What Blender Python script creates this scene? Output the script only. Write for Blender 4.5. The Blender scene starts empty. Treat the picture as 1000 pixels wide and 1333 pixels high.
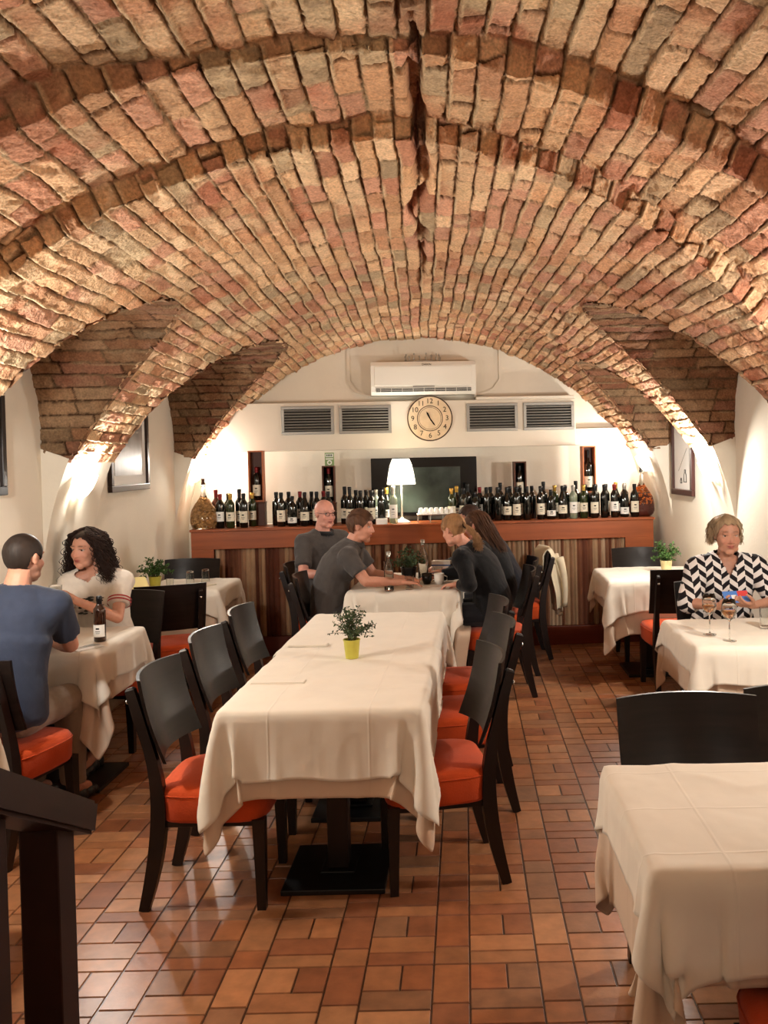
import bpy, bmesh, math, random
import numpy as np
from mathutils import Vector, Matrix, Quaternion
PI = math.pi
R = math.radians
scene = bpy.context.scene
COL = scene.collection
random.seed(7)

# ------------------------------------------------------------------ helpers
def lin(c):
    return tuple((v/255/12.92) if v/255 <= 0.04045 else ((v/255+0.055)/1.055)**2.4 for v in c)

def V(*a):
    return Vector(a)

def mat(name, rgb, rough=0.5, spec=0.5, metal=0.0, noise=0.0, nscale=20.0, bump=0.0, bscale=60.0,
        attr=None, sheen=0.0, coat=0.0, emit=None, estr=0.0, alpha=None, trans=0.0, ior=1.45, stretch=None, dark=None):
    m = bpy.data.materials.new(name)
    m.use_nodes = True
    nt = m.node_tree
    b = nt.nodes['Principled BSDF']
    c = lin(rgb)
    b.inputs['Base Color'].default_value = (*c, 1)
    b.inputs['Roughness'].default_value = rough
    b.inputs['Specular IOR Level'].default_value = spec
    b.inputs['Metallic'].default_value = metal
    b.inputs['Sheen Weight'].default_value = sheen
    b.inputs['Coat Weight'].default_value = coat
    b.inputs['Transmission Weight'].default_value = trans
    b.inputs['IOR'].default_value = ior
    if emit:
        b.inputs['Emission Color'].default_value = (*lin(emit), 1)
        b.inputs['Emission Strength'].default_value = estr
    src = None
    if attr:
        a = nt.nodes.new('ShaderNodeAttribute'); a.attribute_name = attr
        src = a.outputs['Color']
        nt.links.new(src, b.inputs['Base Color'])
    if noise > 0 or bump > 0:
        tc = nt.nodes.new('ShaderNodeTexCoord')
        mp = nt.nodes.new('ShaderNodeMapping')
        nt.links.new(tc.outputs['Object'], mp.inputs['Vector'])
        if stretch: mp.inputs['Scale'].default_value = stretch
    if noise > 0:
        n = nt.nodes.new('ShaderNodeTexNoise'); n.inputs['Scale'].default_value = nscale
        n.inputs['Detail'].default_value = 6
        nt.links.new(mp.outputs['Vector'], n.inputs['Vector'])
        r = nt.nodes.new('ShaderNodeMapRange')
        r.inputs['From Min'].default_value = 0.3; r.inputs['From Max'].default_value = 0.7
        r.inputs['To Min'].default_value = 1-noise; r.inputs['To Max'].default_value = 1+noise
        nt.links.new(n.outputs['Fac'], r.inputs['Value'])
        mx = nt.nodes.new('ShaderNodeMix'); mx.data_type = 'RGBA'; mx.blend_type = 'MULTIPLY'
        mx.inputs[0].default_value = 1
        if src: nt.links.new(src, mx.inputs[6])
        else: mx.inputs[6].default_value = (*c, 1)
        nt.links.new(r.outputs['Result'], mx.inputs[7])
        nt.links.new(mx.outputs[2], b.inputs['Base Color'])
    if bump > 0:
        n2 = nt.nodes.new('ShaderNodeTexNoise'); n2.inputs['Scale'].default_value = bscale
        n2.inputs['Detail'].default_value = 5
        nt.links.new(mp.outputs['Vector'], n2.inputs['Vector'])
        bp = nt.nodes.new('ShaderNodeBump'); bp.inputs['Strength'].default_value = bump
        bp.inputs['Distance'].default_value = 0.01
        nt.links.new(n2.outputs['Fac'], bp.inputs['Height'])
        nt.links.new(bp.outputs['Normal'], b.inputs['Normal'])
    return m

def set_parent(o, parent):
    if parent is not None:
        o.parent = parent

def link(name, me, material=None, parent=None, smooth=False, loc=None, rotz=None):
    o = bpy.data.objects.new(name, me)
    COL.objects.link(o)
    if material is not None:
        if isinstance(material, (list, tuple)):
            for m in material: me.materials.append(m)
        else:
            me.materials.append(material)
    if smooth:
        me.polygons.foreach_set('use_smooth', [True]*len(me.polygons))
    set_parent(o, parent)
    if loc is not None: o.location = loc
    if rotz is not None: o.rotation_euler[2] = rotz
    return o

def obj(name, bm, material=None, parent=None, smooth=False, loc=None, rotz=None, sharp=None):
    me = bpy.data.meshes.new(name)
    bmesh.ops.recalc_face_normals(bm, faces=bm.faces)
    bm.to_mesh(me); bm.free()
    o = link(name, me, material, parent, smooth, loc, rotz)
    if smooth and sharp:
        try: me.set_sharp_from_angle(angle=R(sharp))
        except Exception: pass
    return o

def empty(name, loc=(0, 0, 0), rotz=0):
    o = bpy.data.objects.new(name, None)
    COL.objects.link(o); o.location = loc; o.rotation_euler[2] = rotz
    o.empty_display_size = 0.05
    return o

def tag(o, label, cat, group=None, kind=None):
    o['label'] = label; o['category'] = cat
    if group: o['group'] = group
    if kind: o['kind'] = kind
    return o

def struct(o, label=None, cat=None):
    o['kind'] = 'structure'
    if label: o['label'] = label
    if cat: o['category'] = cat
    return o

def children_of(o):
    return [c for c in bpy.data.objects if c.parent == o]

KIDS = {}
def kids(o):
    if o.name not in KIDS: KIDS[o.name] = children_of(o)
    return KIDS[o.name]

def copy_tree(o, parent=None):
    c = o.copy(); COL.objects.link(c)
    c.parent = parent
    for ch in kids(o): copy_tree(ch, c)
    return c

def npmesh(name, verts, faces):
    """verts (n,3) array, faces (m,4) or (m,3) int array"""
    me = bpy.data.meshes.new(name)
    verts = np.asarray(verts, dtype=np.float32); faces = np.asarray(faces, dtype=np.int32)
    k = faces.shape[1]
    me.vertices.add(len(verts)); me.vertices.foreach_set('co', verts.ravel())
    me.loops.add(faces.size); me.loops.foreach_set('vertex_index', faces.ravel())
    me.polygons.add(len(faces))
    me.polygons.foreach_set('loop_start', np.arange(0, faces.size, k, dtype=np.int32))
    try: me.polygons.foreach_set('loop_total', np.full(len(faces), k, dtype=np.int32))
    except Exception: pass
    me.update(calc_edges=True)
    me.polygons.foreach_set('use_smooth', [False]*len(faces))
    return me

def color_attr(me, cols, name='Col'):
    a = me.color_attributes.new(name, 'FLOAT_COLOR', 'POINT')
    c = np.ones((len(cols), 4), dtype=np.float32); c[:, :3] = cols
    a.data.foreach_set('color', c.ravel())

def grid_faces(nu, nv):
    i = np.arange(nu-1)[:, None]*nv + np.arange(nv-1)[None, :]
    return np.stack([i, i+nv, i+nv+1, i+1], -1).reshape(-1, 4)

# bmesh primitives
def box(bm, x0, x1, y0, y1, z0, z1, bev=0.0, M=None, seg=2):
    r = bmesh.ops.create_cube(bm, size=1.0)
    vs = r['verts']
    for v in vs:
        v.co = Vector(((x0+x1)/2+v.co.x*(x1-x0), (y0+y1)/2+v.co.y*(y1-y0), (z0+z1)/2+v.co.z*(z1-z0)))
    if bev > 0:
        es = list({e for v in vs for e in v.link_edges})
        rr = bmesh.ops.bevel(bm, geom=es, offset=bev, segments=seg, affect='EDGES', profile=0.5)
        vs = list({v for f in rr['faces'] for v in f.verts} | {v for v in vs if v.is_valid})
    if M is not None:
        bmesh.ops.transform(bm, matrix=M, verts=[v for v in vs if v.is_valid])
    return vs

def lathe(bm, prof, n=24, M=None, cap=True):
    rings = []
    vs = []
    for (r, z) in prof:
        ring = [bm.verts.new((r*math.cos(2*PI*i/n), r*math.sin(2*PI*i/n), z)) for i in range(n)]
        rings.append(ring); vs += ring
    for a, b in zip(rings[:-1], rings[1:]):
        for i in range(n):
            bm.faces.new((a[i], a[(i+1) % n], b[(i+1) % n], b[i]))
    if cap:
        if prof[0][0] > 1e-5: bm.faces.new(list(reversed(rings[0])))
        if prof[-1][0] > 1e-5: bm.faces.new(rings[-1])
    if M is not None: bmesh.ops.transform(bm, matrix=M, verts=vs)
    return vs

def tube(bm, pts, rad, n=8, cap=True, up=None, sx=1.0, sy=1.0, square=False):
    """tube along a polyline; rad float or list; square => 4 corner section with sx,sy"""
    pts = [Vector(p) for p in pts]
    N = len(pts)
    if not isinstance(rad, (list, tuple)): rad = [rad]*N
    t0 = (pts[1]-pts[0]).normalized()
    u = Vector(up) if up else (Vector((0, 0, 1)) if abs(t0.z) < 0.9 else Vector((1, 0, 0)))
    rings = []
    for i in range(N):
        t = (pts[min(i+1, N-1)]-pts[max(i-1, 0)])
        t = t.normalized() if t.length > 1e-9 else t0
        s = t.cross(u)
        if s.length < 1e-6: s = t.cross(Vector((0.3, 0.5, 0.8)))
        s.normalize(); w = s.cross(t).normalized()
        ring = []
        for k in range(n):
            a = 2*PI*k/n + (PI/4 if square else 0)
            q = 1.414 if square else 1.0
            ring.append(bm.verts.new(pts[i] + s*(math.cos(a)*rad[i]*sx*q) + w*(math.sin(a)*rad[i]*sy*q)))
        rings.append(ring)
    for a, b in zip(rings[:-1], rings[1:]):
        for k in range(n):
            bm.faces.new((a[k], a[(k+1) % n], b[(k+1) % n], b[k]))
    if cap:
        bm.faces.new(list(reversed(rings[0]))); bm.faces.new(rings[-1])
    return rings

def ellipsoid(bm, c, rx, ry, rz, X=None, Y=None, Z=None, sub=2):
    r = bmesh.ops.create_icosphere(bm, subdivisions=sub, radius=1.0)
    X = X or Vector((1, 0, 0)); Y = Y or Vector((0, 1, 0)); Z = Z or Vector((0, 0, 1))
    for v in r['verts']:
        v.co = Vector(c) + X*(v.co.x*rx) + Y*(v.co.y*ry) + Z*(v.co.z*rz)
    return r['verts']

def capsule(bm, a, b, ra, rb, n=12):
    a = Vector(a); b = Vector(b)
    ellipsoid(bm, a, ra, ra, ra); ellipsoid(bm, b, rb, rb, rb)
    if (b-a).length > 1e-5:
        tube(bm, [a, b], [ra, rb], n=n)

def bezier(p0, p1, p2, p3, n):
    out = []
    for i in range(n+1):
        t = i/n
        out.append(Vector(p0)*(1-t)**3 + Vector(p1)*3*t*(1-t)**2 + Vector(p2)*3*t*t*(1-t) + Vector(p3)*t**3)
    return out

def extrude_poly(bm, pts, axis_vec):
    """closed polygon pts (3D) extruded by axis_vec"""
    a = [bm.verts.new(p) for p in pts]
    b = [bm.verts.new(Vector(p)+Vector(axis_vec)) for p in pts]
    n = len(pts)
    bm.faces.new(list(reversed(a))); bm.faces.new(b)
    for i in range(n):
        bm.faces.new((a[i], a[(i+1) % n], b[(i+1) % n], b[i]))

# noise ---------------------------------------------------------------
def h2(ix, iy, seed=0):
    ix = ix.astype(np.int64); iy = iy.astype(np.int64)
    n = (ix*374761393 + iy*668265263 + seed*982451653) & 0x7fffffff
    n = ((n ^ (n >> 13))*1274126177) & 0x7fffffff
    n = (n ^ (n >> 16)) & 0xffffff
    return n/float(0xffffff)

def vn(x, y, seed=0):
    x0 = np.floor(x); y0 = np.floor(y)
    fx = x-x0; fy = y-y0
    fx = fx*fx*(3-2*fx); fy = fy*fy*(3-2*fy)
    a = h2(x0, y0, seed); b = h2(x0+1, y0, seed); c = h2(x0, y0+1, seed); d = h2(x0+1, y0+1, seed)
    return (a*(1-fx)+b*fx)*(1-fy) + (c*(1-fx)+d*fx)*fy

def fbm(x, y, seed=0, o=4):
    s = 0; a = 0.5; t = 0
    for k in range(o):
        s = s + a*vn(x*2**k, y*2**k, seed+k*17); t += a; a *= 0.5
    return s/t

def sst(x, a, b):
    t = np.clip((x-a)/(b-a), 0, 1)
    return t*t*(3-2*t)

# ------------------------------------------------------------------ materials
M = {}
M['plaster'] = mat('plaster', (226, 217, 200), 0.9, 0.1, noise=0.04, nscale=2.5, bump=0.12, bscale=35)
M['bulkhead'] = mat('bulkhead_plaster', (224, 214, 197), 0.85, 0.1, noise=0.03, nscale=3, bump=0.05, bscale=40)
M['wenge'] = mat('wenge_wood', (24, 14, 11), 0.38, 0.4, noise=0.3, nscale=14, stretch=(1, 1, 0.12), coat=0.08)
M['wenge_panel'] = mat('wenge_panel', (24, 17, 15), 0.33, 0.33, noise=0.4, nscale=22, stretch=(0.1, 1, 2.5))
M['orange'] = mat('orange_velour', (186, 70, 26), 0.85, 0.2, sheen=0.12, noise=0.12, nscale=9, bump=0.15, bscale=160)
M['cloth'] = mat('tablecloth_cotton', (228, 220, 205), 0.82, 0.15, sheen=0.1, noise=0.025, nscale=8, bump=0.05, bscale=22)
M['undercloth'] = mat('undercloth_cotton', (206, 184, 162), 0.85, 0.12, sheen=0.1, noise=0.025, nscale=8, bump=0.05, bscale=22)
M['black_metal'] = mat('black_metal', (14, 13, 13), 0.38, 0.5, noise=0.1, nscale=30)
M['chrome'] = mat('chrome', (210, 210, 205), 0.2, 0.5, metal=1.0)
M['bar_wood'] = mat('bar_cherry_wood', (150, 78, 40), 0.4, 0.4, noise=0.16, nscale=9, stretch=(0.25, 3, 3))
M['bar_base'] = mat('bar_base_wood', (98, 40, 22), 0.45, 0.4, noise=0.16, nscale=9, stretch=(0.25, 3, 3))
M['rail_wood'] = mat('handrail_wood', (34, 14, 8), 0.45, 0.15, noise=0.2, nscale=12, stretch=(1, 0.3, 1))
M['white_paint'] = mat('white_plastic', (232, 228, 216), 0.4, 0.4)
M['white_ceramic'] = mat('white_ceramic', (240, 238, 230), 0.15, 0.6)
M['grey_frame'] = mat('grey_aluminium', (150, 146, 138), 0.4, 0.4, metal=0.4)
M['dark'] = mat('dark_void', (14, 13, 12), 0.8, 0.2)
M['black_gloss'] = mat('black_gloss', (8, 8, 9), 0.12, 0.6)
M['bottle_dark'] = mat('dark_bottle_glass', (9, 12, 9), 0.07, 0.7, coat=0.3)
M['bottle_green'] = mat('olive_bottle_glass', (38, 48, 22), 0.07, 0.7, coat=0.3)
M['bottle_pale'] = mat('pale_bottle_glass', (180, 190, 165), 0.06, 0.6, trans=0.6)
M['beer_glass'] = mat('brown_bottle_glass', (46, 22, 9), 0.07, 0.7, coat=0.3)
M['label'] = mat('cream_label_paper', (226, 218, 196), 0.8, 0.2, noise=0.1, nscale=60)
M['label_white'] = mat('white_label_paper', (240, 238, 230), 0.8, 0.2)
M['ink'] = mat('black_ink', (20, 17, 15), 0.8, 0.1)
M['gold'] = mat('gold_foil', (190, 150, 70), 0.35, 0.5, metal=0.7)
M['red_foil'] = mat('red_foil', (120, 20, 24), 0.35, 0.5, metal=0.3)
M['black_foil'] = mat('black_foil', (16, 15, 16), 0.35, 0.5, metal=0.3)
M['grey_foil'] = mat('silver_foil', (165, 160, 150), 0.35, 0.5, metal=0.6)
M['pine'] = mat('pale_red_box_wood', (176, 104, 66), 0.55, 0.3, noise=0.12, nscale=20, stretch=(3, 3, 0.3))
M['darkbox'] = mat('dark_box_wood', (84, 48, 32), 0.5, 0.3, noise=0.12, nscale=20, stretch=(3, 3, 0.3))
M['shade'] = mat('lampshade_glow', (255, 250, 232), 0.8, 0.1, emit=(255, 247, 222), estr=2.6)
M['sconce'] = mat('sconce_glass_glow', (255, 250, 235), 0.5, 0.2, emit=(255, 244, 214), estr=4.0)
def glass(name, rgb=(255, 255, 255), rough=0.0):
    m = bpy.data.materials.new(name); m.use_nodes = True
    nt = m.node_tree; b = nt.nodes['Principled BSDF']
    b.inputs['Base Color'].default_value = (*lin(rgb), 1)
    b.inputs['Transmission Weight'].default_value = 1.0
    b.inputs['Roughness'].default_value = rough
    b.inputs['IOR'].default_value = 1.45
    return m
M['glass'] = glass('clear_glass', (248, 250, 248), 0.02)
M['wine'] = glass('rose_wine', (236, 168, 120), 0.0)
M['beer'] = glass('amber_beer', (235, 165, 70), 0.1)
M['pot'] = mat('lime_yellow_tin_pot', (196, 190, 82), 0.35, 0.5, metal=0.25, noise=0.08, nscale=20)
M['pot_pale'] = mat('pale_cream_pot', (225, 212, 160), 0.5, 0.4)
M['leaf'] = mat('dusty_green_leaf', (64, 80, 50), 0.6, 0.3, noise=0.4, nscale=40)
M['leaf2'] = mat('mid_green_leaf', (66, 98, 46), 0.55, 0.3, noise=0.4, nscale=40)
M['stem'] = mat('plant_stem', (70, 66, 40), 0.8, 0.2)
M['soil'] = mat('potting_soil', (40, 30, 22), 0.95, 0.1)
M['paper_white'] = mat('white_paper', (238, 236, 230), 0.8, 0.2)
M['steel'] = mat('brushed_steel', (190, 188, 182), 0.3, 0.5, metal=1.0)

def press_creases(m, xs=(-0.19, 0.19), ys=(-0.26, 0.0, 0.26)):
    """ironed-in fold lines"""
    nt = m.node_tree; b = nt.nodes['Principled BSDF']
    tc = nt.nodes.new('ShaderNodeTexCoord'); sp = nt.nodes.new('ShaderNodeSeparateXYZ'); nt.links.new(tc.outputs['Object'], sp.inputs[0])
    acc = None
    for ax, vals in (('X', xs), ('Y', ys)):
        for v in vals:
            s1 = nt.nodes.new('ShaderNodeMath'); s1.operation = 'SUBTRACT'; nt.links.new(sp.outputs[ax], s1.inputs[0]); s1.inputs[1].default_value = v
            s2 = nt.nodes.new('ShaderNodeMath'); s2.operation = 'ABSOLUTE'; nt.links.new(s1.outputs[0], s2.inputs[0])
            s3 = nt.nodes.new('ShaderNodeMapRange'); s3.inputs['From Min'].default_value = 0; s3.inputs['From Max'].default_value = 0.006
            s3.inputs['To Min'].default_value = 1; s3.inputs['To Max'].default_value = 0; nt.links.new(s2.outputs[0], s3.inputs['Value'])
            if acc is None: acc = s3.outputs[0]
            else:
                m_ = nt.nodes.new('ShaderNodeMath'); m_.operation = 'MAXIMUM'; nt.links.new(acc, m_.inputs[0]); nt.links.new(s3.outputs[0], m_.inputs[1]); acc = m_.outputs[0]
    bp = nt.nodes.new('ShaderNodeBump'); bp.inputs['Strength'].default_value = 0.5; bp.inputs['Distance'].default_value = 0.002
    nt.links.new(acc, bp.inputs['Height'])
    old = b.inputs['Normal'].links
    if old: nt.links.new(old[0].from_socket, bp.inputs['Normal'])
    nt.links.new(bp.outputs['Normal'], b.inputs['Normal'])
press_creases(M['cloth']); press_creases(M['undercloth'])
# ------------------------------------------------------------------ room geometry
RV = 2.4; ZC = 0.43; DXS = 2.02; DXW = 2.18
def xc(y): return -0.048*y
def yw(x): return 8.432 + 0.08*x
# lunettes: centre y, half width, apex z
LUN_L = [(4.43, 0.64, 2.50), (6.80, 1.00, 2.60), (2.0, 0.75, 2.5), (-0.5, 0.8, 2.5)]
LUN_R = [(5.40, 0.72, 2.60), (7.15, 0.56, 2.45), (2.60, 0.62, 2.5), (0.3, 0.8, 2.5)]
def zl(y, lun):
    out = np.full_like(y, -9.0)
    for (c, w, ap) in lun:
        t = np.abs((y-c)/w)
        z = 1.735 + (ap-1.735)*np.power(np.clip(1-np.power(np.clip(t, 0, 1), 2.2), 0, 1), 0.40)
        out = np.where(t < 1, z, out)
    return out

PAL = np.array([lin(c) for c in [(216, 178, 138), (208, 166, 126), (200, 156, 118), (222, 188, 150), (192, 146, 112),
                                 (204, 154, 126), (184, 132, 104), (178, 154, 122), (210, 170, 132), (196, 148, 120)]])
MORT = np.array(lin((176, 150, 116))); CREAM = np.array(lin((226, 200, 160))); DARKJ = np.array(lin((96, 66, 44)))

def bricks(u, v, cw, bl, seed, relief=1.0):
    """u across the courses, v along them (metres) -> height, colour"""
    u2 = u + 0.016*(fbm(v*1.1+3, u*1.3, seed+1, 3)-0.5)*2 + 0.006*(vn(v*5, u*4, seed+2)-0.5)*2
    row = np.floor(u2/cw); fu = u2/cw-row
    off = h2(row, row*0, seed+3)
    ln = bl*(0.85+0.3*h2(row, row*0+5, seed+4))
    v2 = v/ln + off + 0.10*(vn(v*3, row*3.7, seed+5)-0.5)
    c = np.floor(v2); fv = v2-c
    # random brick length shift of the end joint
    sh = (h2(row, c, seed+6)-0.5)*0.22
    sh2 = (h2(row, c+1, seed+6)-0.5)*0.22
    c = np.where(fv < sh, c-1, np.where(fv > 1+sh2, c+1, c))
    fvs = np.where(fv < sh, fv+1, np.where(fv > 1+sh2, fv-1, fv))
    a = (h2(row, c, seed+6)-0.5)*0.22; b = (h2(row, c+1, seed+6)-0.5)*0.22
    lo = fvs - a; hi = 1+b-fvs
    en = 0.0062*(fbm(u*48, v*48, seed+7, 4)-0.5)*2
    eu = np.minimum(fu, 1-fu)*cw + en
    ev = np.minimum(lo, hi)*ln + en
    jw = 0.0034 + 0.0036*vn(row*9.1, v*6, seed+8)
    jv = 0.0034 + 0.004*h2(row, c, seed+18)
    mu = sst(eu, jw*0.5, jw+0.0028); mv = sst(ev, jv*0.5, jv+0.003)
    mask = mu*mv
    rb = h2(row, c, seed+9); rt = h2(row, c, seed+10)-0.5; rt2 = h2(row, c, seed+11)-0.5
    rough = (fbm(u*14, v*14, seed+12, 4)-0.5)
    fine = (fbm(u*60, v*60, seed+13, 3)-0.5)
    face = (rb-0.5)*0.016 + rt*(fu-0.5)*0.014 + rt2*(fvs-0.5)*0.016 + rough*0.026 + fine*0.008
    # chips: some bricks broken back
    chip = sst(fbm(u*7+9, v*7, seed+14, 3), 0.66, 0.74)
    face = face - chip*0.022*fbm(u*25, v*25, seed+15, 3)
    jd = -0.021 + 0.014*vn(u*8, v*8, seed+16)
    # mortar squeezed out beside some bed joints
    bead = sst(vn(row*3.3, v*4.5, seed+17), 0.5, 0.75)*np.exp(-((fu*cw-0.010)/0.0045)**2)
    h = (face*mask + jd*(1-mask) + bead*0.010)*relief
    idx = (h2(row, c, seed+20)*len(PAL)).astype(int) % len(PAL)
    col = PAL[idx]*(0.86+0.28*h2(row, c, seed+21))[..., None]
    # large patches of tone and limewash
    pt = fbm(u*0.9+7, v*0.9, seed+22, 3)
    col = col*(0.86+0.30*pt)[..., None]
    lime = sst(fbm(u*5, v*5, seed+23, 4), 0.55, 0.72)[..., None]
    col = col*(1-0.45*lime) + CREAM*0.45*lime
    red = sst(fbm(u*3+31, v*3, seed+24, 3), 0.62, 0.75)[..., None]
    col = col*(1-0.4*red) + np.array(lin((170, 96, 70)))*0.4*red
    col = col*(0.86+0.28*fbm(u*35, v*35, seed+25, 3))[..., None]
    jcol = MORT*(0.55+0.5*vn(u*20, v*20, seed+26))[..., None]
    dj = sst(vn(row*5.1, v*3.0, seed+27), 0.35, 0.6)[..., None]
    jcol = jcol*(1-dj) + DARKJ*dj
    col = col*mask[..., None] + jcol*(1-mask[..., None])
    bb = np.clip(bead, 0, 1)[..., None]
    col = col*(1-bb) + CREAM*bb
    return h, col

def step_lines(x):
    e1 = np.where(x > -0.1, 2.72+0.34*np.clip(x+0.1, 0, 3), 2.72+0.19*(x+0.1)) + 0.05*(fbm(x*5, x*0, 51, 3)-0.5)
    e2 = np.where(x > -0.1, 3.19+0.50*np.clip(x+0.1, 0, 3)**1.1, 3.19+0.07*(x+0.1)) + 0.05*(fbm(x*5, x*0, 52, 3)-0.5)
    return e1, e2

def build_ceiling():
    allv = []; allf = []; allc = []; base = 0
    ds = 0.0062
    smax = RV*math.asin(DXS/RV)
    s = np.arange(-smax-0.012, smax+0.013, ds)
    X_ = RV*np.sin(s/RV)-0.1
    E1, E2 = step_lines(X_)
    # the courses step in and out along each ring edge
    cr = np.floor((s+5)/0.085); E1 = E1+0.022*(h2(cr, cr*0, 53)-0.5); E2 = E2+0.022*(h2(cr, cr*0, 54)-0.5)
    f1 = 0.40+0.60*sst(np.abs(X_+0.45), 0.25, 0.7)
    H1 = 0.110*f1; H2 = 0.090+0*f1
    nA, nF, nB = 118, 15, 82
    tA = np.linspace(0, 1, nA)[None, :]; tB = np.linspace(0, 1, nB)[None, :]; tF = np.linspace(0, 1, nF+2)[None, 1:-1]
    tc = np.concatenate([np.arange(0, 0.36, 0.0024), np.arange(0.36, 1.0001, 0.0026)])[None, :]
    e1 = E1[:, None]; e2 = E2[:, None]; h1 = H1[:, None]; h2_ = H2[:, None]; one = np.ones((len(s), 1))
    Y = np.concatenate([1.95+(e1-1.95)*tA, e1+0*tF, e1+(e2-e1)*tB, e2+0*tF, e2+(8.72-e2)*tc], 1)
    so = np.concatenate([(h1+h2_)+0*tA, h2_+h1*(1-tF), h2_+0*tB, h2_*(1-tF), 0*one*tc], 1)
    FL = np.concatenate([0*one*tA, one+0*tF, 0*one*tB, one+0*tF, 0*one*tc], 1)
    Vc = Y - so                       # running length along the surface
    zone = np.concatenate([2*one+0*tA, 1*one+0*tF, 1*one+0*tB, 0*one+0*tF, 0*one+0*tc], 1).astype(int)
    S = np.repeat(s[:, None], Y.shape[1], 1)
    th = S/RV
    h = np.zeros_like(S); col = np.zeros(S.shape+(3,))
    for z, (cw, bl, sd) in enumerate([(0.076, 0.25, 100), (0.088, 0.24, 300), (0.084, 0.30, 500)]):
        hh, cc = bricks(S+5, Vc, cw, bl, sd)
        k = zone == z
        h[k] = hh[k]; col[k] = cc[k]
    # crown seam: a ragged open joint where the two halves of the vault meet
    wv = 0.045*(fbm(Y*2.2, Y*0, 61, 3)-0.5)*2
    wid = 0.012+0.03*np.clip(fbm(Y*3.1, Y*0+4, 62, 3)-0.35, 0, 1)*2
    d = np.abs(S-wv-0.02)
    fade = 1-sst(Y, 4.6, 6.2)
    crack = (1-sst(d, wid*0.5, wid*1.3))*fade*sst(fbm(Y*4, S*8, 63, 3), 0.32, 0.5)
    h = h - crack*0.055
    col = col*(1-0.75*crack[..., None]) + np.array(lin((104, 46, 30)))*0.75*crack[..., None]
    big = 0.035*(fbm(S*0.9, Y*0.9, 71, 3)-0.5)
    r = RV - h*(1-FL) + so + big - 0.0
    Yd = Y - h*FL*1.3
    x = xc(Y) + r*np.sin(th); z = ZC + r*np.cos(th)
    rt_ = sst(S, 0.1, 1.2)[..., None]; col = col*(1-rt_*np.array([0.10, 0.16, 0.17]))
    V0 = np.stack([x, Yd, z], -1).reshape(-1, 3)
    F = grid_faces(*S.shape)
    # open the lunettes
    zz = ZC + (RV+so)*np.cos(th); edge = 0.012*(fbm(S*14, Y*14, 81, 2)-0.5)*2
    cut = np.where(S < 0, zz + edge < zl(Y, LUN_L), zz + edge < zl(Y, LUN_R)).reshape(-1)
    keep = ~(cut[F].all(axis=1))
    F = F[keep]
    allv.append(V0); allf.append(F); allc.append(col.reshape(-1, 3)); base += len(V0)
    # lunette vaults, bricks running towards the side walls
    for side, luns in ((-1, LUN_L), (1, LUN_R)):
        for li, (c, w, ap) in enumerate(luns):
            t = np.linspace(-1, 1, 4001)
            zt = 1.735 + (ap-1.735)*np.power(np.clip(1-np.power(np.abs(t), 2.2), 0, 1), 0.40)
            yy = c + w*t
            L = np.concatenate([[0], np.cumsum(np.hypot(np.diff(yy), np.diff(zt)))])
            n = int(L[-1]/0.009)
            lq = np.linspace(0, L[-1], n)
            yq = np.interp(lq, L, yy); zq = np.interp(lq, L, zt)
            dy = np.gradient(yq, lq); dz = np.gradient(zq, lq)
            ny = -dz; nz = dy     # normal, pointing up/outwards
            dxg = np.sqrt(np.clip((RV+(0.17 if c < 3.2 else 0))**2-(zq-ZC)**2, 0, None)) - 0.015
            dxg = np.minimum(dxg, DXW)
            m = 90
            k = np.linspace(0, 1, m)[None, :]
            X = dxg[:, None] + (DXW+0.03-dxg[:, None])*k
            Lq = np.repeat(lq[:, None], m, 1)
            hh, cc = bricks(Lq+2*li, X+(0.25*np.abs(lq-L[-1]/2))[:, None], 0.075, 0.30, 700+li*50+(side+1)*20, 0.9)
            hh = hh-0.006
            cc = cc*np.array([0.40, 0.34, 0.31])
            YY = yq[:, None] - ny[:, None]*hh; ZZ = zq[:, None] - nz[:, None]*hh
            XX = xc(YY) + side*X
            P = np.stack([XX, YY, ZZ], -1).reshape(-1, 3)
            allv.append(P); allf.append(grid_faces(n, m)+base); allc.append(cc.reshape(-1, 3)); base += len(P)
    # plain continuation of the vault behind the photographer
    s2 = np.linspace(-smax-0.01, smax+0.01, 80); y2 = np.linspace(-2.6, 1.96, 60)
    S2, Y2 = np.meshgrid(s2, y2, indexing='ij'); rr = RV+0.19
    P = np.stack([xc(Y2)+rr*np.sin(S2/RV), Y2, ZC+rr*np.cos(S2/RV)], -1).reshape(-1, 3)
    F2 = grid_faces(80, 60)
    zz2 = ZC+RV*np.cos(S2/RV)
    allv.append(P); allf.append(F2+base)
    allc.append(np.tile(PAL[1], (len(P), 1))); base += len(P)
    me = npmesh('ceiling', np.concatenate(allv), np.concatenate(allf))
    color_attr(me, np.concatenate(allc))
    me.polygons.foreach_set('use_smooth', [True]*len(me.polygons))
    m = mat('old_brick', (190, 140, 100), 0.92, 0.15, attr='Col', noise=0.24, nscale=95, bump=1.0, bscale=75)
    o = link('ceiling', me, m)
    struct(o)
    return o
build_ceiling()

def pier_dx(z):
    """plaster pier: follows the vault at the top, dies into the wall lower down"""
    t = np.clip((z-1.12)/(1.74-1.12), 0, 1)
    return DXW - (DXW-DXS)*t**1.6

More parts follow.
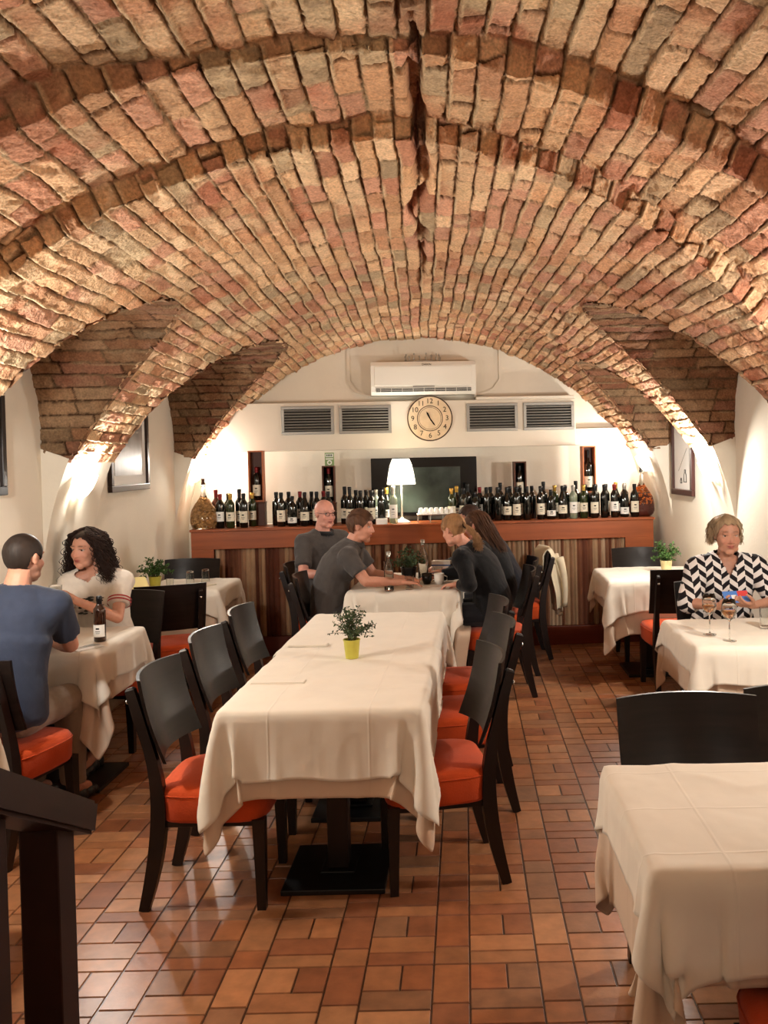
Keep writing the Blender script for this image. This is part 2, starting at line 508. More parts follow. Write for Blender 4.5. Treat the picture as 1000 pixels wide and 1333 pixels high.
def build_side_wall(side, luns, name):
    eps = 0.004
    ys = [-2.6]
    for (c, w, ap) in sorted(luns): ys += [c-w-eps, c-w+eps, c+w-eps, c+w+eps]
    ys += [8.9]
    ys = [v for v in ys if v <= 8.9]
    yy = []
    for a, b in zip(ys[:-1], ys[1:]):
        n = max(1, int((b-a)/0.06)); yy += [a+(b-a)*i/n for i in range(n)]
    yy.append(8.9); yy = np.array(sorted(set(yy)))
    zz = np.concatenate([np.linspace(0, 1.0, 6)[:-1], np.linspace(1.0, 1.74, 30), np.linspace(1.8, 2.75, 12)])
    Yg, Zg = np.meshgrid(yy, zz, indexing='ij')
    inl = np.zeros_like(Yg, bool)
    for (c, w, ap) in luns: inl |= np.abs(Yg-c) < w
    pd = pier_dx(np.minimum(Zg, 1.74))
    pd = np.where(Zg > 1.76, DXW, pd)
    D = np.where(inl, DXW, pd)
    D = D + 0.006*(fbm(Yg*1.5, Zg*1.5, 5, 3)-0.5)
    X = xc(Yg)+side*D
    P = np.stack([X, Yg, Zg], -1).reshape(-1, 3)
    me = npmesh(name, P, grid_faces(*Yg.shape))
    o = link(name, me, M['plaster'], smooth=True)
    try: me.set_sharp_from_angle(angle=R(35))
    except Exception: pass
    md = o.modifiers.new('t', 'SOLIDIFY'); md.thickness = 0.12; md.offset = -1.0 if side < 0 else 1.0
    struct(o)
    return o
build_side_wall(-1, LUN_L, 'wall_left')
build_side_wall(1, LUN_R, 'wall_right')

# back wall, turned a little out of square
ANG = math.atan(0.08)
def wframe(x, off, z=0.0):
    """world point in front of the back wall at lateral x, off metres forward"""
    return Vector((x+math.sin(ANG)*off*1.0, yw(x)-off*math.cos(ANG), z))
bm = bmesh.new()
box(bm, -2.75, 2.1, 0, 0.15, 0, 3.1)
struct(obj('wall_back', bm, M['plaster'], loc=(0, 8.432, 0), rotz=ANG))
bm = bmesh.new(); box(bm, -2.9, 2.9, -2.75, -2.6, 0, 3.2)
struct(obj('wall_behind', bm, M['plaster']))
# bulkhead over the bar niche (houses the ventilation), right end stepped
bm = bmesh.new()
box(bm, -2.42, 1.06, -0.15, -0.001, 1.79, 2.235, 0.006)
o = struct(obj('trim_1', bm, M['bulkhead'], loc=(0, 8.432, 0), rotz=ANG))
bm = bmesh.new()
box(bm, 1.062, 1.80, -0.10, -0.001, 1.79, 1.95, 0.004)
box(bm, 0.12, 1.05, -0.158, -0.02, 2.236, 2.262, 0.004)
box(bm, 0.108, 0.128, -0.09, -0.001, 2.262, 2.42, 0.003)
struct(obj('trim_2', bm, M['bulkhead'], loc=(0, 8.432, 0), rotz=ANG))
# shallow recess frame around the air conditioner
bm = bmesh.new()
pts = []
for (ang0, cx_, cz_) in ((180, -0.80, 2.44), (270, 0.10, 2.44)):
    pass
out = [(-1.08, 2.73), (-1.08, 2.42), (-1.02, 2.335), (-0.9, 2.29), (0.2, 2.29), (0.32, 2.335), (0.38, 2.42), (0.38, 2.73)]
inn = [(x*0.965-0.012, z if i in (0, 7) else z+0.018) for i, (x, z) in enumerate(out)]
for i in range(len(out)-1):
    a, b, c, d = out[i], out[i+1], inn[i+1], inn[i]
    q = [Vector((p[0], -0.02, p[1])) for p in (a, b, c, d)]
    extrude_poly(bm, q, (0, 0.019, 0))
struct(obj('trim_3', bm, M['bulkhead'], loc=(0, 8.432, 0), rotz=ANG))

# floor of terracotta tiles ------------------------------------------------
def build_floor():
    X0, Y0 = 0.212, 2.93
    A, B = 0.120, 0.228; PX_ = A+B; PY_ = 0.318
    g = 0.0035
    rects = []
    for i in range(-10, 7):
        for j in range(-18, 19):
            x = X0+i*PX_; yb = Y0+j*PY_
            if x > 2.5 or x < -3.2 or yb > 8.6 or yb < -2.6: continue
            rects += [(x, x+A, yb, yb+0.107), (x, x+A, yb+0.107, yb+PY_)]
            xb = x+A
            rects += [(xb, xb+B, yb, yb+0.075), (xb, xb+B, yb+0.075, yb+0.177),
                      (xb, xb+0.123, yb+0.177, yb+PY_), (xb+0.123, xb+B, yb+0.177, yb+PY_)]
    rnd = random.Random(3)
    pal = [(168, 108, 70), (176, 117, 77), (160, 99, 64), (180, 124, 84), (152, 95, 64), (164, 110, 74), (148, 104, 74), (182, 128, 88)]
    vs = []; fs = []; cs = []
    for (x0, x1, y0, y1) in rects:
        b = len(vs); e = 0.003
        dz = rnd.uniform(-0.0006, 0.0006)
        x0 += g/2; x1 -= g/2; y0 += g/2; y1 -= g/2
        vs += [(x0, y0, -0.006), (x1, y0, -0.006), (x1, y1, -0.006), (x0, y1, -0.006),
               (x0+e, y0+e, dz), (x1-e, y0+e, dz), (x1-e, y1-e, dz), (x0+e, y1-e, dz)]
        fs += [(b+4, b+5, b+6, b+7)] + [(b+k, b+(k+1) % 4, b+4+(k+1) % 4, b+4+k) for k in range(4)]
        c = np.array(lin(rnd.choice(pal)))*rnd.uniform(0.62, 0.82)
        cs += [c*0.8]*4+[c]*4
    b = len(vs)
    vs += [(-3.4, -2.7, -0.004), (2.8, -2.7, -0.004), (2.8, 8.9, -0.004), (-3.4, 8.9, -0.004)]
    fs += [(b, b+1, b+2, b+3)]
    cs += [np.array(lin((70, 46, 32)))]*4
    me = npmesh('floor', np.array(vs), np.array(fs)); color_attr(me, np.array(cs))
    m = mat('terracotta_tile', (170, 100, 60), 0.3, 0.5, attr='Col', noise=0.20, nscale=16, bump=0.06, bscale=40)
    struct(link('floor', me, m))
build_floor()
# ------------------------------------------------------------------ cloth
def drape(hw, hl, ox0, ox1, oy0, oy1, seed=1, lift=0.004, res=0.020, steps=190, boxes=(), noise=0.01, floor=-0.75, skew=0.0):
    """cotton cloth let fall over a table top: hw, hl half sizes of the top, o* overhangs; heights relative to the top"""
    ex, ey = hw+lift, hl+lift
    rx_ = 2*ex/round(2*ex/res); ry_ = 2*ey/round(2*ey/res)
    def axis_(e, r_, o0, o1): return np.arange(-round(o0/r_), round(2*e/r_)+round(o1/r_)+1)*r_ - e
    xs = axis_(ex, rx_, ox0, ox1); ys = axis_(ey, ry_, oy0, oy1)
    nx, ny = len(xs), len(ys)
    Xg, Yg = np.meshgrid(xs, ys, indexing='ij')
    rs = np.random.RandomState(seed)
    P = np.stack([Xg+skew*Yg, Yg-skew*Xg, np.full_like(Xg, lift+0.01)], -1)
    P[..., 2] += noise*(fbm(Xg*5+seed, Yg*5, seed, 3)-0.5)
    Q = P.copy()
    rest = [(0, 1, res), (1, 0, res)]
    dg = math.hypot(rx_, ry_)
    pin = ((np.abs(Xg) < ex+1e-4) & (np.abs(Yg) < ey+1e-4))[..., None]
    P[..., 2] = np.where(pin[..., 0], lift, P[..., 2]); P0 = P.copy(); Q = P.copy()
    cons = []
    for par in (0, 1):
        cons.append((slice(par, nx-1, 2), slice(None), slice(par+1, nx, 2), slice(None), rx_, 1.0))
        cons.append((slice(None), slice(par, ny-1, 2), slice(None), slice(par+1, ny, 2), ry_, 1.0))
    for par in (0, 1):
        cons.append((slice(par, nx-1, 2), slice(0, ny-1), slice(par+1, nx, 2), slice(1, ny), dg, 0.18))
        cons.append((slice(par, nx-1, 2), slice(1, ny), slice(par+1, nx, 2), slice(0, ny-1), dg, 0.18))
    for par in (0, 1, 2, 3):
        cons.append((slice(par, nx-4, 8), slice(None), slice(par+4, nx, 8), slice(None), 4*rx_, 0.10))
        cons.append((slice(None), slice(par, ny-4, 8), slice(None), slice(par+4, ny, 8), 4*ry_, 0.10))
    dt = 0.016; g = np.array([0, 0, -9.8])
    def fit(a, b):  # equal lengths
        n = min(a.shape[0], b.shape[0]); m_ = min(a.shape[1], b.shape[1]); return n, m_
    rr = 0.012
    for st in range(steps):
        vel = (P-Q)*0.955
        Q = P.copy()
        wob = 0.05*math.sin(st*0.25+seed)*max(0, 1-st/90)
        P = P + vel + (g+np.array([wob, wob*0.7, 0]))*dt*dt
        for it in range(12):
            for (a0, a1, b0, b1, L, k) in cons:
                A = P[a0, a1]; B = P[b0, b1]
                n = min(A.shape[0], B.shape[0]); m_ = min(A.shape[1], B.shape[1])
                if n == 0 or m_ == 0: continue
                A = A[:n, :m_]; B = B[:n, :m_]
                d = B-A; l = np.sqrt((d*d).sum(-1, keepdims=True))+1e-9
                c = d*(0.5*k*(l-L)/l)
                A += c; B -= c
            P = np.where(pin, P0, P)
            if it % 3 == 2:
                # table top
                ax = np.abs(P[..., 0])-hw-lift; ay = np.abs(P[..., 1])-hl-lift
                inside = (ax < 0) & (ay < 0) & (P[..., 2] < lift)
                qx = np.abs(Q[..., 0])-hw-lift; qy = np.abs(Q[..., 1])-hl-lift
                top = inside & (Q[..., 2] >= lift-0.004) & (qx < 0.004) & (qy < 0.004)
                top |= inside & (P[..., 2] > -0.008) & (ax < -0.006) & (ay < -0.006)
                P[..., 2] = np.where(top, lift, P[..., 2])
                side = inside & ~top
                sx = side & (qx > qy); sy = side & ~sx
                P[..., 0] = np.where(sx, np.sign(P[..., 0])*(hw+lift), P[..., 0])
                P[..., 1] = np.where(sy, np.sign(P[..., 1])*(hl+lift), P[..., 1])
                for (bx0, bx1, by0, by1, bz0, bz1) in boxes:
                    ins = (P[..., 0] > bx0) & (P[..., 0] < bx1) & (P[..., 1] > by0) & (P[..., 1] < by1) & (P[..., 2] > bz0) & (P[..., 2] < bz1)
                    if not ins.any(): continue
                    ds = np.stack([P[..., 0]-bx0, bx1-P[..., 0], P[..., 1]-by0, by1-P[..., 1], np.full_like(Xg, 9.0), (bz1-P[..., 2])*1.0], 0)
                    w = ds.argmin(0)
                    P[..., 0] = np.where(ins & (w == 0), bx0, np.where(ins & (w == 1), bx1, P[..., 0]))
                    P[..., 1] = np.where(ins & (w == 2), by0, np.where(ins & (w == 3), by1, P[..., 1]))
                    P[..., 2] = np.where(ins & (w == 5), bz1, P[..., 2])
                    Q = np.where(ins[..., None], Q*0.5+P*0.5, Q)
                P[..., 2] = np.maximum(P[..., 2], floor+0.01)
    # soft creases left by folding and handling
    onT = (np.abs(P[..., 0]) < hw) & (np.abs(P[..., 1]) < hl) & (P[..., 2] > -0.02)
    wr = 0.0035*(np.abs(fbm(Xg*3.5+seed, Yg*2.0, seed+5, 4)-0.5)*-2+0.5)
    P[..., 2] += np.where(onT, np.clip(wr+0.002, 0, 0.006), 0)
    return P, xs, ys

def overlay(PU, rect, ang=0.0, off=0.006, seed=1, res=0.0105):
    """second, smaller cloth lying on the first: sampled over it and lifted off along its normals"""
    P, xs, ys = PU
    x0, x1, y0, y1 = rect
    nx = int((x1-x0)/res); ny = int((y1-y0)/res)
    U, W = np.meshgrid(np.linspace(x0, x1, nx), np.linspace(y0, y1, ny), indexing='ij')
    ca, sa = math.cos(ang), math.sin(ang)
    u = U*ca-W*sa; w = U*sa+W*ca
    # the hem is never quite straight
    hx = np.clip(np.abs(U)/max(abs(x0), abs(x1)), 0, 1)**6; hy = np.clip(np.abs(W)/max(abs(y0), abs(y1)), 0, 1)**6
    u = u+0.006*hx*np.sin(W*17+seed); w = w+0.006*hy*np.sin(U*19+seed)
    fi = np.clip((u-xs[0])/(xs[1]-xs[0]), 0, len(xs)-1.001); fj = np.clip((w-ys[0])/(ys[1]-ys[0]), 0, len(ys)-1.001)
    i = fi.astype(int); j = fj.astype(int); a = (fi-i)[..., None]; b = (fj-j)[..., None]
    gu = np.gradient(P, axis=0); gv = np.gradient(P, axis=1); N = np.cross(gu, gv); N /= np.linalg.norm(N, axis=-1, keepdims=True)+1e-9
    def smp(A): return (A[i, j]*(1-a)+A[i+1, j]*a)*(1-b)+(A[i, j+1]*(1-a)+A[i+1, j+1]*a)*b
    S = smp(P); n = smp(N); n /= np.linalg.norm(n, axis=-1, keepdims=True)+1e-9
    hang = (S[..., 2:3] < -0.01)
    edge = np.minimum(np.minimum(U-x0, x1-U), np.minimum(W-y0, y1-W))[..., None]
    o_ = off+hang*(0.004+0.006*np.exp(-edge/0.05))
    # light rumples of its own
    o_ = o_+0.0045*np.clip(np.abs(fbm(U*4+seed, W*3, seed, 4)-0.5)*-6+1, 0, 1)[..., None]
    return S+n*o_

def cloth_obj(name, P, material, loc, rotz=0, thick=0.0022, sub=True):
    nx, ny = P.shape[:2]
    me = npmesh(name, P.reshape(-1, 3), grid_faces(nx, ny))
    o = link(name, me, material, smooth=True, loc=loc, rotz=rotz)
    if sub:
        s = o.modifiers.new('sub', 'SUBSURF'); s.levels = 1; s.render_levels = 1
    md = o.modifiers.new('t', 'SOLIDIFY'); md.thickness = thick; md.offset = 0
    return o

TH = 0.75
def make_table(hw, hl, loc, label, plates=((0, 0),), group=None, rotz=0):
    t = empty('restaurant_table', (loc[0], loc[1], 0), rotz)
    tag(t, label, 'table', group)
    bm = bmesh.new(); box(bm, -hw, hw, -hl, hl, TH-0.032, TH, 0.006)
    obj('tabletop', bm, M['wenge'], t)
    for (px, py) in plates:
        bm = bmesh.new(); box(bm, px-0.205, px+0.205, py-0.205, py+0.205, 0, 0.022, 0.004)
        box(bm, px-0.07, px+0.07, py-0.07, py+0.07, 0.02, 0.03, 0.003)
        obj('base_plate', bm, M['black_metal'], t)
        bm = bmesh.new(); box(bm, px-0.043, px+0.043, py-0.043, py+0.043, 0.03, TH-0.05, 0.006)
        obj('column', bm, M['wenge'], t)
        bm = bmesh.new(); box(bm, px-0.18, px+0.18, py-0.18, py+0.18, TH-0.052, TH-0.032, 0.003)
        obj('top_bracket', bm, M['black_metal'], t)
    return t

# ------------------------------------------------------------------ chair
def make_chair(name='dining_chair'):
    t = empty(name)
    W = 0.44
    # seat: thick upholstered pad with boxed sides and a domed top
    bm = bmesh.new()
    n = 28; rings = []
    def outline(k, sc, dz):
        a = 2*PI*k/n
        c, s = math.cos(a), math.sin(a)
        e = 0.42
        x = math.copysign(abs(c)**e, c)*0.222; y = math.copysign(abs(s)**e, s)*0.215
        x *= (1.0 - 0.06*(-y/0.215 if y < 0 else 0))
        return Vector((x*sc, y*sc, dz))
    prof = [(0.90, 0.338), (0.975, 0.340), (0.995, 0.352), (1.0, 0.395), (1.012, 0.43), (0.995, 0.452), (0.955, 0.466), (0.86, 0.474), (0.6, 0.480), (0.3, 0.483)]
    for (sc, z) in prof:
        rings.append([bm.verts.new(outline(k, sc, z)) for k in range(n)])
    for a, b in zip(rings[:-1], rings[1:]):
        for k in range(n): bm.faces.new((a[k], a[(k+1) % n], b[(k+1) % n], b[k]))
    c = bm.verts.new((0, 0, 0.484))
    for k in range(n): bm.faces.new((rings[-1][k], rings[-1][(k+1) % n], c))
    bm.faces.new(list(reversed(rings[0])))
    obj('seat', bm, M['orange'], t, smooth=True)
    bm = bmesh.new()
    # piping seam
    pts = [outline(k, 1.008, 0.441) for k in range(n)]
    pts.append(pts[0])
    tube(bm, pts, 0.0035, n=5, cap=False)
    obj('seat_piping', bm, M['orange'], t, smooth=True)
    bm = bmesh.new(); box(bm, -0.19, 0.19, -0.185, 0.185, 0.315, 0.345, 0.004)
    obj('seat_frame', bm, M['wenge'], t)
    for sx in (-1, 1):
        bm = bmesh.new()
        tube(bm, [(sx*0.193, 0.188, 0), (sx*0.190, 0.186, 0.18), (sx*0.186, 0.183, 0.345)], [0.0165, 0.020, 0.0235], n=4, square=True, up=(0, 1, 0))
        obj('leg', bm, M['wenge'], t)
        # rear leg: sabre curve, running on up behind the backrest
        bm = bmesh.new()
        pts = bezier((sx*0.190, -0.262, 0.0), (sx*0.187, -0.205, 0.20), (sx*0.184, -0.165, 0.40), (sx*0.186, -0.228, 0.62), 12)
        pts += [Vector((sx*0.188, -0.262, 0.74)), Vector((sx*0.188, -0.292, 0.845)), Vector((sx*0.188, -0.295, 0.853))]
        rad = [0.0165+0.008*math.sin(PI*min(1, i/12*1.0))*1.0 for i in range(13)]+[0.0175, 0.0155, 0.010]
        tube(bm, pts, rad, n=4, square=True, up=(1, 0, 0), sx=1.15, sy=0.85)
        leg = obj('rear_leg', bm, M['wenge'], t)
        bm = bmesh.new()
        lathe(bm, [(0.0, 0.0), (0.009, 0.0), (0.009, 0.004), (0.005, 0.007), (0, 0.008)], 12,
              Matrix.Translation((sx*0.188, -0.303, 0.80)) @ Matrix.Rotation(R(105), 4, 'X'))
        obj('screw', bm, M['chrome'], t, smooth=True)
    # curved backrest shell, wraps forward past the legs
    bm = bmesh.new()
    nu, nv = 17, 7
    th = 0.013
    def bp(u, v, off):
        # u -1..1 across, v 0..1 up
        x = u*0.232*(1-0.03*(1-v)); ybase = -0.205 - 0.088*v - 0.012*math.sin(v*PI)
        curve = 0.055*(u*u)
        z = 0.572+0.318*v + 0.004*(1-u*u)
        return Vector((x, ybase+curve+off+0.0, z))
    F_ = [[bm.verts.new(bp(-1+2*i/(nu-1), j/(nv-1), 0)) for j in range(nv)] for i in range(nu)]
    B_ = [[bm.verts.new(bp(-1+2*i/(nu-1), j/(nv-1), -th)) for j in range(nv)] for i in range(nu)]
    for i in range(nu-1):
        for j in range(nv-1):
            bm.faces.new((F_[i][j], F_[i+1][j], F_[i+1][j+1], F_[i][j+1]))
            bm.faces.new((B_[i][j], B_[i][j+1], B_[i+1][j+1], B_[i+1][j]))
    for i in range(nu-1):
        bm.faces.new((F_[i][0], B_[i][0], B_[i+1][0], F_[i+1][0])); bm.faces.new((F_[i][-1], F_[i+1][-1], B_[i+1][-1], B_[i][-1]))
    for j in range(nv-1):
        bm.faces.new((F_[0][j], F_[0][j+1], B_[0][j+1], B_[0][j])); bm.faces.new((F_[-1][j], B_[-1][j], B_[-1][j+1], F_[-1][j+1]))
    obj('backrest', bm, M['wenge_panel'], t, smooth=True, sharp=40)
    return t

chair0 = make_chair()
used_chair = [False]
def place_chair(x, y, deg, label, group=None):
    c = chair0 if not used_chair[0] else copy_tree(chair0)
    used_chair[0] = True
    c.location = (x, y, 0); c.rotation_euler = (0, 0, R(deg))
    tag(c, label, 'chair', group or 'dark wood chairs with orange seats')
    return c
_ = kids(chair0); [kids(k) for k in kids(chair0)]
# the long middle row, left side then right side (deg 0 faces away from the camera)
CH = [
 (-0.99, 3.52, -90, 'dark wooden chair with orange seat, nearest on the left of the long middle table'),
 (-1.00, 4.19, -91, 'dark wooden chair with orange seat, second on the left of the long middle table'),
 (-1.00, 4.87, -91, 'dark wooden chair with orange seat, third on the left of the long middle table'),
 (-0.155, 3.63, 100, 'dark wooden chair with bright orange seat, nearest on the right of the long middle table'),
 (-0.07, 4.34, 99, 'dark wooden chair with orange seat, second on the right of the long middle table'),
 (-0.07, 4.96, 98, 'dark wooden chair with orange seat, third on the right of the long middle table'),
 (-0.93, 6.30, -88, 'dark chair under the young man who leans over the table'),
 (-1.13, 6.96, -88, 'dark chair under the bald man with glasses'),
 (0.20, 6.36, 92, 'dark chair under the fair woman with the ponytail'),
 (0.27, 6.96, 92, 'dark chair under the brown-haired woman beside the bar'),
 (0.42, 7.50, 94, 'dark chair by the bar with a pale jacket hung over its back'),
 (0.72, 2.665, 180, 'dark chair with broad curved back at the far side of the nearest right-hand table'),
 (1.16, 2.74, 178, 'dark chair at the right edge, next to the broad-backed one behind the nearest table'),
 (0.82, 1.86, 0, 'chair at the bottom right corner with its red-orange seat under the nearest tablecloth'),
 (1.50, 6.36, 2, 'dark chair with its back to the camera between the two small right-hand tables'),
 (1.48, 7.30, 180, 'dark chair standing between the far right table and the bar'),
 (1.53, 5.26, 180, 'chair of the smiling woman in the black and white blouse'),
 (-2.09, 3.97, -12, 'chair with deep red seat under the man in the blue shirt'),
 (-2.17, 5.38, 176, 'chair behind the curly-haired woman in the white top'),
 (-2.07, 6.12, 22, 'turned dark chair with orange seat between the woman in white and the far left table'),
 (-2.30, 7.18, 180, 'dark chair standing between the far left table and the bar'),
]
for c in CH: place_chair(*c)

# ------------------------------------------------------------------ tables and cloths
def seatbox(cx, cy, deg, tx, ty, tz=TH, trot=0):
    """axis aligned box of a chair seat, in table coordinates"""
    r = 0.245
    return (cx-tx-r, cx-tx+r, cy-ty-0.25, cy-ty+0.25, -tz-0.05, 0.49-tz)

row_rot = R(-1.2)
for i, y in enumerate((3.62, 4.31, 5.00)):
    make_table(0.345, 0.325, (-0.548, y), 'dark pedestal table hidden under white cloth, ' + ('front', 'middle', 'rear')[i] + ' one of the long middle row',
               group='pedestal tables of the middle row')
sb = [seatbox(x, y, 0, -0.55, 3.80) for (x, y, d, l) in CH[:2]] + [seatbox(x, y, 0, -0.55, 3.80) for (x, y, d, l) in CH[3:5]]
def mk(label_u, label_o, hw, hl, loc, un, ov, seed, boxes=(), rotz=0, oskew=0.0, g='white tablecloths'):
    PU = drape(hw, hl, *un, seed=seed, lift=0.005, boxes=boxes)
    cloth_obj('tablecloth', PU[0], M['undercloth'] if ov else M['cloth'], (loc[0], loc[1], TH), rotz)
    tag(LASTO(), label_u, 'tablecloth', 'lower tablecloths')
    if ov:
        P = overlay(PU, (-hw-ov[0], hw+ov[1], -hl-ov[2], hl+ov[3]), oskew, seed=seed)
        cloth_obj('top_cloth', P, M['cloth'], (loc[0], loc[1], TH), rotz, sub=False)
        tag(LASTO(), label_o, 'tablecloth', 'white top cloths')
def LASTO():
    return COL.objects[len(COL.objects)-1]
mk('beige lower cloth hanging below the white one on the front of the long middle table',
   'large white cloth on the front half of the long middle table',
   0.378, 0.54, (-0.552, 3.83), (0.27, 0.27, 0.31, 0.02), (0.215, 0.215, 0.235, 0.01), 3, sb, row_rot)
sb2 = [seatbox(x, y, 0, -0.55, 4.87) for (x, y, d, l) in (CH[2], CH[5])]
mk('beige lower cloth on the rear half of the long middle table',
   'white cloth with a wrinkled front seam on the rear half of the long middle table',
   0.378, 0.51, (-0.543, 4.845), (0.26, 0.26, 0.025, 0.30), (0.20, 0.20, 0.015, 0.22), 5, sb2, row_rot)
make_table(0.355, 0.475, (-0.44, 6.71), 'table by the bar where four or five guests sit', plates=((0, -0.24), (0, 0.24)))
mk('long lower cloth of the guests\' table by the bar, falling low at its right corner',
   'white cloth of the guests\' table by the bar, set with bottles and glasses',
   0.385, 0.50, (-0.438, 6.71), (0.26, 0.30, 0.38, 0.12), (0.18, 0.20, 0.20, 0.08), 7,
   [seatbox(-0.93, 6.30, 0, -0.438, 6.71), seatbox(0.20, 6.36, 0, -0.438, 6.71)], R(-2))
make_table(0.345, 0.315, (0.775, 2.30), 'table nearest the camera on the right, under a white cloth')
mk('white lower cloth reaching almost to the floor at the nearest right-hand table',
   'white top cloth of the nearest right-hand table, creased across the top',
   0.365, 0.335, (0.775, 2.30), (0.32, 0.25, 0.235, 0.2), (0.13, 0.2, 0.215, 0.12), 11,
   [(0.82-0.775-0.25, 0.82-0.775+0.25, 1.86-2.3-0.25, 1.86-2.3+0.25, -0.8, -0.265)], 0, 0.03)
make_table(0.345, 0.33, (1.475, 4.565), 'table of the smiling woman, second on the right')
mk('cream lower cloth at the smiling woman\'s table, hanging to knee height',
   'white top cloth of the smiling woman\'s table with a turned-up corner',
   0.368, 0.352, (1.475, 4.565), (0.24, 0.03, 0.38, 0.2), (0.11, 0.02, 0.16, 0.14), 13, (), 0, -0.04)
make_table(0.345, 0.33, (1.425, 6.87), 'table third on the right near the bar, laid for nobody')
mk('pinkish lower cloth of the far right table near the bar',
   'white top cloth of the far right table, its corner sticking out to the left',
   0.362, 0.375, (1.425, 6.87), (0.22, 0.03, 0.36, 0.2), (0.15, 0.02, 0.20, 0.14), 17, (), 0, 0.05)
make_table(0.238, 0.32, (-2.13, 4.75), 'table of the couple on the left')
mk('beige lower cloth of the couple\'s table with a low hanging corner',
   'white top cloth of the couple\'s table on the left',
   0.252, 0.34, (-2.13, 4.75), (0.0, 0.26, 0.33, 0.2), (-0.01, 0.17, 0.17, 0.14), 19,
   [seatbox(-2.09, 3.97, 0, -2.15, 4.75)], 0, -0.03)
make_table(0.28, 0.30, (-2.135, 6.81), 'table in the far left corner with the little plant and lamp')
mk('pinkish lower cloth of the far left table',
   'white top cloth of the far left table with the plant and glasses',
   0.295, 0.315, (-2.135, 6.81), (0.0, 0.2, 0.32, 0.2), (-0.01, 0.13, 0.16, 0.12), 23,
   [seatbox(-2.07, 6.12, 0, -2.135, 6.81)], 0, 0.02)
make_table(0.28, 0.33, (-2.0, 2.83), 'table cut off by the left edge behind the handrail')
mk('white cloth corner showing at the left edge behind the handrail', None,
   0.29, 0.34, (-2.0, 2.83), (0.0, 0.16, 0.28, 0.25), None, 29, (), 0, 0.05)
# ------------------------------------------------------------------ bar counter
bar = empty('bar_counter', wframe(-0.385, 0.60), ANG)
tag(bar, 'long reddish wood bar counter with a ribbed striped front panel', 'bar')
BX0, BX1, BT = -2.045, 2.045, 1.122     # local x range, top height
bm = bmesh.new(); box(bm, BX0-0.01, BX1+0.01, -0.015, 0.44, BT-0.022, BT, 0.004); obj('counter_top', bm, M['bar_wood'], bar)
bm = bmesh.new()
box(bm, BX0, BX1, 0, 0.02, 0.945, BT-0.023, 0.002); box(bm, BX0, BX0+0.19, 0, 0.02, 0.165, 0.945, 0.002)
box(bm, BX1-0.26, BX1, 0, 0.02, 0.165, 0.945, 0.002)
obj('front_frame', bm, M['bar_wood'], bar)
bm = bmesh.new(); box(bm, BX0, BX1, -0.012, 0.02, 0.0, 0.165, 0.003); obj('plinth', bm, M['bar_base'], bar)
bm = bmesh.new()
for x in (BX0, BX1-0.02): box(bm, x, x+0.02, 0.02, 0.42, 0.0, BT-0.023, 0.002)
box(bm, BX0+0.02, BX1-0.02, 0.40, 0.42, 0.0, BT-0.023)
obj('side_panel', bm, M['bar_wood'], bar)
# corrugated, striped curtain-like panel
rnd = random.Random(5)
x = BX0+0.19; vs = []; cs = []
cols_ = [(150, 112, 84), (110, 66, 44), (168, 136, 104), (92, 50, 34), (134, 92, 68), (178, 150, 122), (120, 76, 54), (104, 60, 42)]
pts = []
X1 = BX1-0.26
while x < X1:
    w = rnd.uniform(0.026, 0.05); c = np.array(lin(rnd.choice(cols_)))*rnd.uniform(0.75, 1.0)
    k = 6
    for i in range(k):
        pts.append((x+w*i/k, 0.055-0.020*math.sin(PI*i/k), c))
    x += w
pts.append((X1, 0.055, pts[-1][2]))
vv = []; cc = []
for (px, py, c) in pts:
    for z in (0.165, 0.18, 0.93, 0.945):
        vv.append((px, py, z)); cc.append(c)
me = npmesh('ribbed_panel', np.array(vv), grid_faces(len(pts), 4)); color_attr(me, np.array(cc))
link('ribbed_panel', me, mat('ribbed_curtain', (140, 100, 76), 0.75, 0.2, attr='Col', noise=0.10, nscale=10), bar, smooth=True)

# ------------------------------------------------------------------ bottles
def make_bottle(kind):
    """bordeaux / burgundy / tall / large"""
    H_, r, sh = {'bordeaux': (0.300, 0.0365, 0.205), 'burgundy': (0.298, 0.041, 0.165), 'tall': (0.335, 0.037, 0.215),
                 'large': (0.385, 0.056, 0.235), 'squat': (0.265, 0.042, 0.17), 'sparkling': (0.315, 0.044, 0.17)}[kind]
    bm = bmesh.new()
    nk = 0.0142
    if kind in ('burgundy', 'sparkling'):
        prof = [(0, 0.004), (r*0.85, 0), (r, 0.008), (r, sh), (r*0.88, sh+0.025), (r*0.6, sh+0.055), (nk*1.15, sh+0.085), (nk, H_-0.03), (nk*1.12, H_-0.02), (nk*1.12, H_-0.004), (nk, H_), (0, H_)]
    else:
        prof = [(0, 0.004), (r*0.85, 0), (r, 0.006), (r, sh), (r*0.93, sh+0.013), (r*0.62, sh+0.030), (nk*1.1, sh+0.045), (nk, H_-0.03), (nk*1.12, H_-0.02), (nk*1.12, H_-0.004), (nk, H_), (0, H_)]
    lathe(bm, prof, 20, cap=False)
    return bm, H_, r, sh, nk
